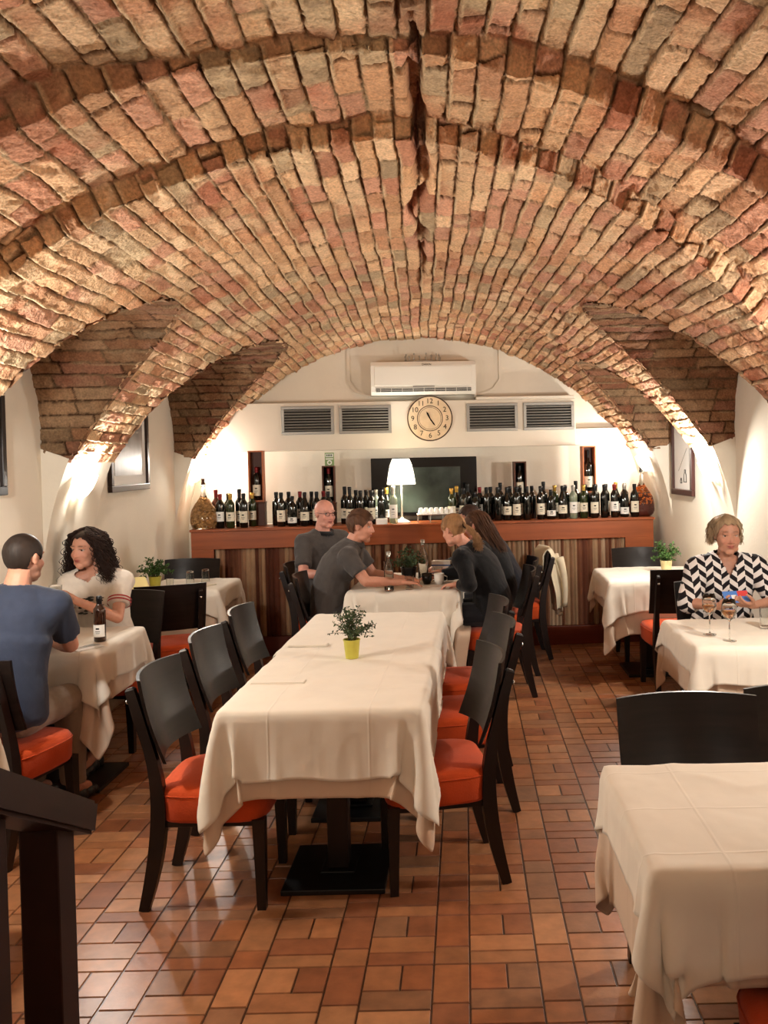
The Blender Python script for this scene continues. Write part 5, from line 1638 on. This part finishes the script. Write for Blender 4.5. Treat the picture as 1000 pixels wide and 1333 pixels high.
    for k in ('L', 'R'):
        hp, kn, an = Vector(P['hip'+k]), Vector(P['kn'+k]), Vector(P['an'+k])
        capsule(bm, hp, kn, 0.094, 0.072)
        if P.get('shorts'): tube(bm, [kn.lerp(hp, 0.25), kn+(kn-hp).normalized()*0.03], [0.080, 0.080], n=18)
        else: capsule(bm, kn, kn.lerp(an, 0.5), 0.072, 0.064); tube(bm, [kn.lerp(an, 0.45), an+Vector((0, 0, 0.03))], [0.066, 0.060], n=18)
    me = remesh('trousers', bm, 0.009, 4); wrinkle(me, 0.005, 8, 3)
    link('trousers', me, P['trousers'], o)
    for k in ('L', 'R'):
        an = Vector(P['an'+k]); bm = bmesh.new()
        for (q, a, b, hh) in ((-0.02, 0.042, 0.05, 0.045), (0.04, 0.044, 0.055, 0.038), (0.10, 0.046, 0.06, 0.032), (0.15, 0.042, 0.045, 0.026)):
            ellipsoid(bm, Vector((an.x, an.y, 0))+tf*q+Vector((0, 0, hh+0.002)), a, b, hh, rt, tf, Vector((0, 0, 1)), 3)
        me = remesh('shoe', bm, 0.007, 2); link('shoe', me, P.get('shoe', M['black_metal']), o)
    return o, T, r, f, u, s

def hairline(x, y, z, front=0.062, low=-0.07):
    th = low + np.clip((y+0.015)/0.085, 0, 1)*(front-low)
    side = np.clip((np.abs(x)-0.05)/0.02, 0, 1)*np.clip((y+0.0)/0.05, 0, 1)*0.0
    return z > th+side

def hair_cap(o, HS, m, thick=0.006, front=0.062, low=-0.07, seed=1, rough=0.004, back=1.0, name='hair', ear=True):
    T, r, f, u, s = HS
    bm = bmesh.new(); bmesh.ops.create_icosphere(bm, subdivisions=6, radius=1.0)
    kill = []
    for v in bm.verts:
        p = v.co.copy()
        x = p.x*(0.0765+thick); y = -0.012+p.y*(0.0945+thick); z = 0.030+p.z*(0.0885+thick)
        if p.z < 0: z = 0.030+p.z*(0.10+thick)
        n = float(fbm(np.array([x*60+seed]), np.array([y*25+z*22]), seed, 3)[0])-0.5
        k = 1+rough*n*2/0.08
        x *= k; y *= k
        fr = front - 0.35*max(0, abs(x)-0.035)  # rounded temples
        th = low + min(1, max(0, (y+0.020)/0.085))*(fr-low)
        if ear and abs(x) > 0.055 and -0.035 < y < 0.03: th = max(th, 0.012)
        th += 0.006*math.sin(x*160+seed)*math.cos(y*90)
        v.co = T(x, y, z)
        if z < th: kill.append(v)
    bmesh.ops.delete(bm, geom=kill, context='VERTS')
    h = obj(name, bm, m, o, smooth=True)
    md = h.modifiers.new('t', 'SOLIDIFY'); md.thickness = 0.005; md.offset = -1
    return h

def strands(o, HS, m, paths, rad=0.0022, name='hair', n=4):
    """paths: (k, m, 3) head coordinates -> one mesh of tapering locks"""
    T, r, f, u, s = HS
    paths = np.asarray(paths); K, N, _ = paths.shape
    c = np.array(T(0, 0, 0)); Bm = np.array([r, f, u])*s
    W = c+paths@Bm
    t = np.gradient(W, axis=1); t /= np.linalg.norm(t, axis=2, keepdims=True)+1e-9
    ref = np.array([0.31, 0.52, 0.79]); a = np.cross(t, ref); a /= np.linalg.norm(a, axis=2, keepdims=True)+1e-9
    b = np.cross(t, a)
    q = np.linspace(0, 1, N)[None, :, None]
    rr = rad*(1-0.75*q**2)
    ring_ = []
    for k in range(n):
        an = 2*PI*k/n; ring_.append(W+(a*math.cos(an)+b*math.sin(an))*rr)
    Vt = np.stack(ring_, 2).reshape(-1, 3)
    base = (np.arange(K)[:, None, None]*N+np.arange(N-1)[None, :, None])*n
    k0 = np.arange(n)[None, None, :]; k1 = (k0+1) % n
    F_ = np.stack([base+k0, base+k1, base+n+k1, base+n+k0], -1).reshape(-1, 4)
    me = npmesh(name, Vt, F_); return link(name, me, m, o, smooth=True)

def meridian_hair(K, N, rx, ry, rz, length, phi0, phi1, fopen, seed, curl=0.0, cfreq=3.0, flare=0.0, cz=0.025, jitter=0.006, part=0.0, inward=0.0, back=(0, 0)):
    """locks falling from the crown over an ellipsoid, then hanging; phi 0 = face, 180 = back"""
    rs = np.random.RandomState(seed); out = []
    for k in range(K):
        ph = rs.uniform(phi0, phi1)*(1 if rs.rand() < 0.5 else -1)
        sgn = 1 if ph >= 0 else -1
        pe = sgn*max(abs(ph), fopen+rs.uniform(0, 18))
        ps = ph*1.0 if abs(ph) > fopen else sgn*(abs(ph)*0.6+12)
        L = length*rs.uniform(0.8, 1.05); sc = 1+rs.uniform(-0.12, 0.06); j = rs.normal(0, 1, 3)*jitter
        arc = 1.6*rz
        tot = arc+L; pts = []
        c0 = rs.uniform(0, 6.28)
        for i in range(N):
            d = tot*i/(N-1)
            w = min(1, d/arc); w_ = w*w*(3-2*w)
            p_ = R(ps+(pe-ps)*w_)
            if d < arc:
                th = (d/arc)*PI/2
                x = math.sin(p_)*math.sin(th)*rx; y = math.cos(p_)*math.sin(th)*ry; z = cz+math.cos(th)*rz; e = 0
            else:
                e = d-arc
                k2 = 1+flare*e/0.1-inward*(e/max(L, 1e-3))**2
                x = math.sin(p_)*rx*k2; y = math.cos(p_)*ry*k2; z = cz-e
            a = cfreq*d/0.05+c0; cu = curl*min(1, d/0.08)
            pts.append((x*sc+part+cu*math.cos(a)+j[0]*w, -0.012+y*sc+cu*math.sin(a)+j[1]*w+back[0]*max(0, e), z*(1 if e else 1)+back[1]*max(0, e)+j[2]*(1-w)*0.3))
        out.append(pts)
    return np.array(out)

FLAT = lambda d, c=0.35: (d, (0, 0, -1), c)
HAIR_DARK = hairmat((44, 28, 22), 'dark_brown_hair'); HAIR_BR = hairmat((82, 54, 36), 'brown_hair')
HAIR_BLOND = hairmat((150, 112, 76), 'dark_blond_hair'); HAIR_GREY = hairmat((146, 122, 94), 'ash_blond_hair'); HAIR_CREW = hairmat((40, 31, 26), 'cropped_brown_hair')

# man in blue, back to the camera ------------------------------------------------
o, *HS = person('person', 'man with cropped hair in a blue t-shirt, seated with his back to the camera', dict(
    pelvis=(-2.10, 3.97, 0.585), neck=(-2.065, 4.05, 1.125), head=(-2.045, 4.085, 1.275), hf=(0.30, 0.95, -0.08), tf=(0.12, 1, 0),
    shL=(-2.26, 4.08, 1.065), shR=(-1.885, 4.04, 1.065), elL=(-2.30, 4.26, 0.85), elR=(-1.895, 4.20, 0.845), wrL=(-2.17, 4.46, 0.81), wrR=(-2.06, 4.42, 0.805),
    handL=FLAT((0.4, 0.9, 0)), handR=FLAT((-0.6, 0.8, 0)), fat=1.12, beard=0.45, skin=(196, 142, 118), voxel=0.0055,
    knL=(-2.20, 4.38, 0.55), knR=(-1.985, 4.36, 0.55),
    shirt=dict(mat=fabric((48, 55, 72), 'slate_blue_cotton'), sleeve=0.72, neck=0.070, wr=0.005, name='t_shirt'), trousers=fabric((140, 124, 108), 'beige_twill')))
hair_cap(o, HS, HAIR_CREW, 0.005, 0.055, -0.075, 3, 0.002)
# woman with curly hair -----------------------------------------------------------
o, *HS = person('person', 'woman with dark curly hair and white top with red sleeve stripes, holding a beer', dict(
    pelvis=(-2.19, 5.33, 0.585), neck=(-2.20, 5.24, 1.07), head=(-2.235, 5.19, 1.205), hf=(-0.30, -0.95, -0.06), gaze=(-0.1, -1, -0.05), tf=(-0.08, -1, 0), fem=True,
    shL=(-2.045, 5.23, 1.005), shR=(-2.335, 5.20, 1.005), elL=(-2.02, 5.09, 0.815), elR=(-2.345, 5.06, 0.83), wrL=(-2.175, 4.885, 0.955), wrR=(-2.30, 4.89, 0.945),
    handL=((-0.55, -0.3, 0.55), (-0.7, -0.5, -0.3), 0.75), handR=((0.45, -0.45, 0.45), (0.8, -0.3, -0.3), 0.75), skin=(204, 150, 126), voxel=0.0045, hs=0.93, lips=(160, 58, 58),
    shirt=dict(mat=fabric((226, 218, 206), 'white_jersey'), sleeve=0.62, neck=0.072, vneck=0.05, inf=0.018, name='top'), trousers=fabric((50, 50, 60), 'dark_denim')))
P1 = meridian_hair(760, 40, 0.108, 0.120, 0.108, 0.225, 30, 180, 74, 4, curl=0.0125, cfreq=5.2, flare=0.22, jitter=0.014, part=-0.008)
hair_cap(o, HS, HAIR_DARK, 0.010, 0.084, -0.09, 5, 0.004, ear=False)
strands(o, HS, HAIR_DARK, P1, 0.0027, 'curls')
# striped sleeve hems
for (sh, el) in (((-2.045, 5.23, 1.005), (-2.02, 5.09, 0.815)), ((-2.335, 5.20, 1.005), (-2.345, 5.06, 0.83))):
    sh, el = Vector(sh), Vector(el)
    for q in (0.50, 0.58):
        bm = bmesh.new(); a = sh.lerp(el, q); b = sh.lerp(el, q+0.035); tube(bm, [a, b], [0.0668, 0.0665], n=28, cap=False)
        obj('sleeve_stripe', bm, fabric((168, 44, 52), 'red_trim'), o, smooth=True)
bm = bmesh.new()
rn = random.Random(2)
T_ = HS[0]
for k in range(26):   # dark printed motif on the chest
    x = rn.uniform(-0.075, 0.075); z = rn.uniform(0.83, 0.93)
    ellipsoid(bm, Vector((-2.195+x, 5.145+abs(x)*0.3, z)), rn.uniform(0.01, 0.022), 0.022, rn.uniform(0.004, 0.008), sub=2)
obj('chest_print', bm, fabric((40, 42, 34), 'dark_print'), o, smooth=True)
# the beer in her hands
g = empty('beer_glass', (-2.238, 4.80, 0.925)); tag(g, 'glass of beer with foam held up by the curly-haired woman', 'glass')
bm = bmesh.new(); lathe(bm, [(0, 0), (0.026, 0), (0.034, 0.125), (0.032, 0.125), (0.0245, 0.006), (0, 0.006)], 24, cap=False); obj('tumbler', bm, M['glass'], g, smooth=True, sharp=40)
bm = bmesh.new(); lathe(bm, [(0, 0.007), (0.0235, 0.007), (0.0295, 0.095), (0, 0.095)], 20, cap=False); obj('beer', bm, M['beer'], g, smooth=True, sharp=40)
bm = bmesh.new(); lathe(bm, [(0, 0.0955), (0.0296, 0.0955), (0.031, 0.120), (0.02, 0.128), (0, 0.13)], 20, cap=False); obj('foam', bm, M['white_ceramic'], g, smooth=True)

# young man leaning in profile ---------------------------------------------------
o, *HS = person('person', 'young man in a dark grey polo shirt leaning over the table, seen in profile', dict(
    pelvis=(-1.00, 6.40, 0.59), neck=(-0.815, 6.40, 1.075), head=(-0.755, 6.395, 1.215), hf=(1, -0.12, -0.16), tf=(1, 0, 0), bow=0.06,
    shL=(-0.82, 6.59, 1.02), shR=(-0.83, 6.215, 1.015), elL=(-0.70, 6.62, 0.84), elR=(-0.70, 6.16, 0.845), wrL=(-0.50, 6.52, 0.815), wrR=(-0.47, 6.235, 0.825),
    handL=FLAT((1, -0.2, 0)), handR=FLAT((1, 0.25, -0.08), 0.3), skin=(198, 142, 118), voxel=0.0048, brow=(70, 46, 30),
    shirt=dict(mat=fabric((72, 68, 66), 'charcoal_pique'), sleeve=0.66, neck=0.070, wr=0.006, name='polo_shirt'), trousers=fabric((64, 62, 64), 'grey_denim')))
hair_cap(o, HS, HAIR_BR, 0.012, 0.056, -0.075, 7, 0.008)
rs = np.random.RandomState(5); pts = []
for k in range(420):
    x = rs.uniform(-0.07, 0.07); y0 = rs.uniform(-0.09, -0.02)
    zz = 0.030+0.100*math.sqrt(max(0.02, 1-(x/0.09)**2-((y0+0.012)/0.115)**2))
    pp = []
    for i in range(8):
        y = y0+0.105*i/7*(0.8+0.2*rs.rand()); q = 1-(x/0.092)**2-((y+0.012)/0.112)**2
        z = 0.030+0.102*math.sqrt(max(0.0, q)) if q > 0.06 else 0.030+0.102*math.sqrt(0.06)-(0.06-q)*0.03
        pp.append((x+0.01*i/7, min(y, 0.084), z+0.002*rs.randn()))
    pts.append(pp)
strands(o, HS, HAIR_BR, pts, 0.0028, 'fringe')
def collar(o, c, ax, r_, m):
    bm = bmesh.new(); ax = Vector(ax).normalized(); a = ax.cross(Vector((0.2, 0.9, 0.1))).normalized(); b = ax.cross(a)
    n = 28; c = Vector(c)
    rows = []
    for (rr, h_) in ((r_*0.98, 0.0), (r_*0.90, 0.030), (r_*0.96, 0.034), (r_*1.22, 0.004)):
        rows.append([bm.verts.new(c+a*(rr*math.cos(2*PI*i/n))+b*(rr*math.sin(2*PI*i/n))+ax*h_) for i in range(n)])
    for p, q in zip(rows[:-1], rows[1:]):
        for i in range(n): bm.faces.new((p[i], p[(i+1) % n], q[(i+1) % n], q[i]))
    k = obj('collar', bm, m, o, smooth=True); k.modifiers.new('t', 'SOLIDIFY').thickness = 0.003
collar(o, (-0.812, 6.40, 1.085), (0.35, 0, 1), 0.074, FAB['charcoal_pique'])
# bald man -----------------------------------------------------------------------
o, *HS = person('person', 'bald man with glasses in a grey polo shirt, turned towards the camera', dict(
    pelvis=(-1.19, 7.00, 0.59), neck=(-1.135, 7.00, 1.115), head=(-1.105, 6.975, 1.275), hf=(0.66, -0.75, -0.05), tf=(0.8, -0.6, 0), fat=1.15,
    shL=(-1.00, 7.13, 1.065), shR=(-1.265, 6.87, 1.065), elL=(-0.855, 7.03, 0.885), elR=(-1.24, 6.72, 0.84), wrL=(-0.765, 6.87, 0.83), wrR=(-1.05, 6.66, 0.83),
    handL=FLAT((0.5, -0.8, -0.1)), handR=FLAT((0.9, 0.3, 0)), skin=(210, 152, 134), voxel=0.0048, browk=0.3, blush=(200, 104, 90),
    knL=(-0.82, 6.86, 0.56), knR=(-0.85, 6.66, 0.56),
    shirt=dict(mat=fabric((76, 72, 70), 'grey_pique'), sleeve=0.78, neck=0.074, name='polo_shirt'), trousers=fabric((52, 50, 54), 'dark_trousers')))
collar(o, (-1.13, 6.995, 1.112), (0.1, -0.05, 1), 0.076, fabric((24, 24, 26), 'black_collar'))
def glasses(o, HS, m):
    T, r, f, u, s = HS
    bm = bmesh.new()
    for sx in (-1, 1):
        pts = []
        for i in range(21):
            a = 2*PI*i/20
            pts.append(T(sx*0.032+0.023*math.cos(a), 0.092, 0.006+0.0155*math.sin(a)))
        tube(bm, pts, 0.0018, n=6, cap=False)
        tube(bm, [T(sx*0.055, 0.091, 0.010), T(sx*0.076, 0.070, 0.012), T(sx*0.083, 0.0, 0.014), T(sx*0.082, -0.02, 0.002)], 0.0016, n=6)
    tube(bm, [T(-0.009, 0.092, 0.010), T(0, 0.094, 0.013), T(0.009, 0.092, 0.010)], 0.0016, n=6)
    obj('glasses', bm, m, o, smooth=True)
glasses(o, HS, M['black_gloss'])
bm = bmesh.new(); a = Vector((-0.855, 7.03, 0.885)).lerp(Vector((-0.765, 6.87, 0.83)), 0.86); dd = (Vector((-0.765, 6.87, 0.83))-Vector((-0.855, 7.03, 0.885))).normalized()
tube(bm, [a-dd*0.009, a+dd*0.009], [0.033, 0.031], n=20); obj('wristwatch', bm, M['black_gloss'], o, smooth=True)

# fair woman with ponytail --------------------------------------------------------
BLK = fabric((20, 20, 22), 'black_wool')
o, *HS = person('person', 'fair-haired woman in black with a ponytail, turned away and leaning on the table', dict(
    pelvis=(0.19, 6.40, 0.585), neck=(0.015, 6.365, 1.035), head=(-0.085, 6.37, 1.175), hf=(-0.72, 0.62, -0.30), tf=(-0.95, 0.25, 0), fem=True, bow=0.05,
    shL=(-0.03, 6.21, 0.985), shR=(0.06, 6.52, 0.985), elL=(0.02, 6.10, 0.815), elR=(-0.03, 6.60, 0.84), wrL=(-0.055, 6.20, 0.805), wrR=(-0.20, 6.58, 0.82),
    handL=FLAT((-0.9, 0.35, -0.05), 0.7), handR=FLAT((-1, 0, 0)), skin=(214, 156, 132), voxel=0.005, hs=0.93,
    shirt=dict(mat=BLK, sleeve=1.86, neck=0.062, name='jacket', inf=0.02, loose=0.02), trousers=fabric((30, 30, 34), 'black_denim')))
hair_cap(o, HS, HAIR_BLOND, 0.007, 0.060, -0.075, 9, 0.004)
rs = np.random.RandomState(8); pts = []
for k in range(560):
    ph = R(rs.uniform(25, 335)); u0 = rs.uniform(0.0, 1.0)
    st_z = 0.03+0.095*math.cos(u0*1.5); rr = math.sin(u0*1.5)
    s0 = np.array([math.sin(ph)*0.086*rr, -0.012+math.cos(ph)*0.103*rr, st_z])
    g0 = np.array([0.0, -0.118, 0.005])+rs.normal(0, 0.005, 3)
    pp = []
    for i in range(9):
        q = i/8; p = s0*(1-q)+g0*q
        d = p-np.array([0, -0.012, 0.03]); e = math.sqrt((d[0]/0.086)**2+(d[1]/0.104)**2+(d[2]/0.097)**2)
        if e < 1 and q < 0.97: p = np.array([0, -0.012, 0.03])+d/max(e, 1e-3)
        pp.append(p)
    for i in range(1, 11):
        q = i/10; sp = rs.normal(0, 0.0016, 3)*i
        pp.append(g0+np.array([0.035*q+0.02*math.sin(q*3), -0.055*math.sin(min(1, q*1.6)*1.5), -0.205*q*(0.8+0.2*rs.rand())])+sp)
    pts.append(pp)
strands(o, HS, HAIR_BLOND, pts, 0.0026, 'ponytail')
bm = bmesh.new(); c0 = HS[0](0.002, -0.122, 0.002); n_ = 18
tube(bm, [HS[0](0.018*math.cos(2*PI*i/n_), -0.124+0.004*math.sin(2*PI*i/n_), 0.018*math.sin(2*PI*i/n_)) for i in range(n_+1)], 0.004, n=6, cap=False); obj('hair_tie', bm, M['ink'], o)
# brown-haired woman behind her ---------------------------------------------------
o, *HS = person('person', 'brown-haired woman in black with long hair over her shoulder, behind the ponytailed woman', dict(
    pelvis=(0.27, 6.98, 0.585), neck=(0.135, 6.97, 1.02), head=(0.085, 6.97, 1.155), hf=(-0.90, 0.30, -0.28), tf=(-1, 0.08, 0), fem=True, bow=0.05,
    shL=(0.12, 6.81, 0.975), shR=(0.15, 7.13, 0.975), elL=(0.03, 6.76, 0.83), elR=(0.02, 7.16, 0.84), wrL=(-0.15, 6.84, 0.82), wrR=(-0.17, 7.06, 0.82),
    handL=FLAT((-1, 0.2, 0)), handR=FLAT((-1, -0.2, 0)), skin=(214, 150, 128), voxel=0.006, hs=0.93,
    shirt=dict(mat=BLK, sleeve=1.9, neck=0.066, name='pullover'), trousers=fabric((30, 30, 34), 'black_denim')))
hair_cap(o, HS, HAIR_BR, 0.009, 0.060, -0.08, 11, 0.004, ear=False)
P4 = meridian_hair(520, 20, 0.092, 0.110, 0.104, 0.30, 45, 180, 95, 12, curl=0.003, cfreq=1.2, flare=0.0, jitter=0.006, back=(-0.25, 0.0))
strands(o, HS, HAIR_BR, P4, 0.0027, 'long_hair')
# dark-haired guest at the far end
o, *HS = person('person', 'dark-haired person behind the two women, only the top of the head showing', dict(
    pelvis=(0.37, 7.50, 0.585), neck=(0.13, 7.40, 1.04), head=(0.035, 7.36, 1.185), hf=(-0.9, -0.35, -0.15), tf=(-0.97, -0.2, 0), fem=True, bow=0.04,
    shL=(0.14, 7.24, 0.99), shR=(0.10, 7.56, 0.99), elL=(0.03, 7.16, 0.84), elR=(0.0, 7.52, 0.84), wrL=(-0.15, 7.10, 0.82), wrR=(-0.20, 7.16, 0.82),
    handL=FLAT((-1, -0.1, 0)), handR=FLAT((-0.6, -0.8, 0)), skin=(210, 150, 126), voxel=0.007, hs=0.93,
    shirt=dict(mat=fabric((34, 34, 40), 'dark_pullover'), sleeve=1.9, neck=0.066, name='pullover'), trousers=fabric((30, 30, 34), 'black_denim')))
hair_cap(o, HS, HAIR_DARK, 0.010, 0.060, -0.10, 13, 0.004, ear=False)

# smiling woman in the herringbone blouse -----------------------------------------
def chevron():
    m = mat('black_white_chevron', (220, 216, 212), 0.7, 0.2)
    nt = m.node_tree; b = nt.nodes['Principled BSDF']
    tc = nt.nodes.new('ShaderNodeTexCoord'); sp = nt.nodes.new('ShaderNodeSeparateXYZ'); nt.links.new(tc.outputs['Object'], sp.inputs[0])
    def mth(op, a, b_=None):
        n = nt.nodes.new('ShaderNodeMath'); n.operation = op
        for i, v in enumerate((a, b_)):
            if v is None: continue
            if isinstance(v, (int, float)): n.inputs[i].default_value = v
            else: nt.links.new(v, n.inputs[i])
        return n.outputs[0]
    x = mth('SUBTRACT', sp.outputs['X'], 1.541)
    # the cloth columns follow the chest and the sleeves
    u = mth('DIVIDE', x, 0.046)
    fl = mth('FLOOR', u); fr = mth('SUBTRACT', u, fl)
    par = mth('MODULO', mth('ABSOLUTE', fl), 2.0)
    tri = mth('ADD', mth('MULTIPLY', fr, mth('SUBTRACT', 1.0, par)), mth('MULTIPLY', mth('SUBTRACT', 1.0, fr), par))
    z = mth('ADD', mth('DIVIDE', sp.outputs['Z'], 0.062), mth('MULTIPLY', tri, 0.55))
    z = mth('ADD', z, mth('MULTIPLY', fl, 0.37))
    f2 = mth('FRACT', z)
    st_ = mth('GREATER_THAN', f2, 0.5)
    gap = mth('GREATER_THAN', mth('ABSOLUTE', mth('SUBTRACT', fr, 0.5)), 0.47)
    mx = nt.nodes.new('ShaderNodeMix'); mx.data_type = 'RGBA'
    nt.links.new(st_, mx.inputs[0]); mx.inputs[6].default_value = (*lin((222, 216, 212)), 1); mx.inputs[7].default_value = (*lin((26, 22, 26)), 1)
    nt.links.new(mx.outputs[2], b.inputs['Base Color'])
    return m
o, *HS = person('person', 'smiling woman with short fair hair in a black and white chevron blouse, holding a phone', dict(
    pelvis=(1.54, 5.30, 0.585), neck=(1.545, 5.25, 1.055), head=(1.55, 5.215, 1.205), hf=(-0.02, -1, -0.10), gaze=(-0.28, -1, 0.1), tf=(0, -1, 0), fem=True, face=1.07, fat=1.08,
    shR=(1.375, 5.23, 1.005), shL=(1.715, 5.23, 1.005), elR=(1.285, 5.10, 0.83), elL=(1.80, 5.09, 0.83), wrR=(1.395, 4.925, 0.835), wrL=(1.60, 4.905, 0.84),
    handR=((0.75, -0.55, 0.15), (0.3, 0.2, 0.95), 0.55), handL=((-0.8, -0.45, 0.15), (-0.3, 0.2, 0.95), 0.55), skin=(182, 132, 108), voxel=0.0045, hs=0.95,
    brow=(96, 66, 50), lips=(160, 80, 74), smile=1.0,
    shirt=dict(mat=chevron(), sleeve=1.22, neck=0.070, vneck=0.10, inf=0.024, loose=0.03, cuff=0.9, wr=0.006, name='blouse'), trousers=fabric((40, 40, 46), 'dark_trousers')))
hair_cap(o, HS, HAIR_GREY, 0.008, 0.078, -0.075, 15, 0.004, ear=False)
P8 = meridian_hair(520, 22, 0.090, 0.103, 0.100, 0.090, 66, 180, 84, 14, curl=0.0065, cfreq=3.6, flare=0.05, jitter=0.008, part=0.01)
strands(o, HS, HAIR_GREY, P8, 0.0027, 'bob')
ph = empty('phone', (1.49, 4.865, 0.895), R(12)); ph.rotation_euler[0] = R(-35)
tag(ph, 'phone with a blue and red back held by the smiling woman', 'phone')
bm = bmesh.new(); box(bm, -0.075, 0.075, -0.004, 0.004, -0.036, 0.036, 0.003); obj('body', bm, mat('phone_blue', (74, 120, 190), 0.35), ph)
bm = bmesh.new(); box(bm, 0.01, 0.072, -0.0052, -0.004, 0.0, 0.033); obj('red_panel', bm, mat('phone_red', (196, 60, 58), 0.4), ph)
bm = bmesh.new(); box(bm, -0.03, 0.0, -0.0052, -0.004, -0.02, 0.01); obj('white_panel', bm, M['paper_white'], ph)
EXPOSURE = 0.5
LAMPS = [(-2.28, 5.35, 1.70, 52), (-2.36, 8.02, 1.73, 20), (1.64, 6.3, 1.68, 48), (1.60, 8.08, 1.73, 20),
         (-1.98, 3.15, 1.72, 50), (1.74, 3.45, 1.72, 50), (-1.9, 0.4, 1.8, 6), (1.9, 0.6, 1.8, 6), (0, -1.2, 2.2, 10)]  # stair pair and the three behind the camera are added, unseen fill lights
# ------------------------------------------------------------------ lights
def lamp(name, loc, power, color=(1.0, 0.80, 0.58), rad=0.05, kind='POINT', rot=None, size=None, spot=None):
    l = bpy.data.lights.new(name, kind); l.energy = power; l.color = color
    if kind in ('POINT', 'SPOT'): l.shadow_soft_size = rad
    if kind == 'AREA':
        l.shape = 'RECTANGLE'; l.size = size[0]; l.size_y = size[1]
    if kind == 'SPOT': l.spot_size = R(spot); l.spot_blend = 0.6
    o = bpy.data.objects.new(name, l); COL.objects.link(o); o.location = loc
    if rot: o.rotation_euler = rot
    return o
WARM = (1.0, 0.955, 0.885)
for (x, y, z, p) in LAMPS:
    lamp('wall_and_fill_bulb', (x, y, z), p, WARM, 0.04)  # serves the added fill lights without fixtures too
w = bpy.data.worlds.new('world'); scene.world = w; w.use_nodes = True
w.node_tree.nodes['Background'].inputs['Color'].default_value = (*lin((255, 226, 196)), 1)
w.node_tree.nodes['Background'].inputs['Strength'].default_value = 0.05

# ------------------------------------------------------------------ camera
cam = bpy.data.cameras.new('camera'); co = bpy.data.objects.new('camera', cam); COL.objects.link(co)
F = 1150.0; pitch = R(1.2); roll = math.atan(0.022)
PY = 595+F*math.tan(pitch)
cam.sensor_fit = 'AUTO'; cam.sensor_width = 36.0; cam.lens = 36.0*F/1333.0
cam.shift_x = (500-604)/1333.0
cam.shift_y = (PY-666.5)/1333.0
co.location = (0, 0, 1.7)
# forward +Y, pitched down, rolled clockwise so that the picture leans the other way
Rm = Matrix.Rotation(R(90)-pitch, 4, 'X') @ Matrix.Rotation(-roll, 4, 'Z')
co.rotation_euler = Rm.to_euler()
cam.clip_start = 0.05
scene.camera = co
scene.view_settings.view_transform = 'Standard'
scene.view_settings.look = 'None'
scene.view_settings.gamma = 1.0
scene.view_settings.use_curve_mapping = False
scene.view_settings.exposure = EXPOSURE
scene.cycles.max_bounces = 8
scene.cycles.diffuse_bounces = 4
scene.cycles.use_denoising = True
scene.cycles.sample_clamp_indirect = 6.0
lamp('table_lamp_bulb', tuple(wframe(-0.60, 0.46, BT+0.46)), 14, WARM, 0.03)
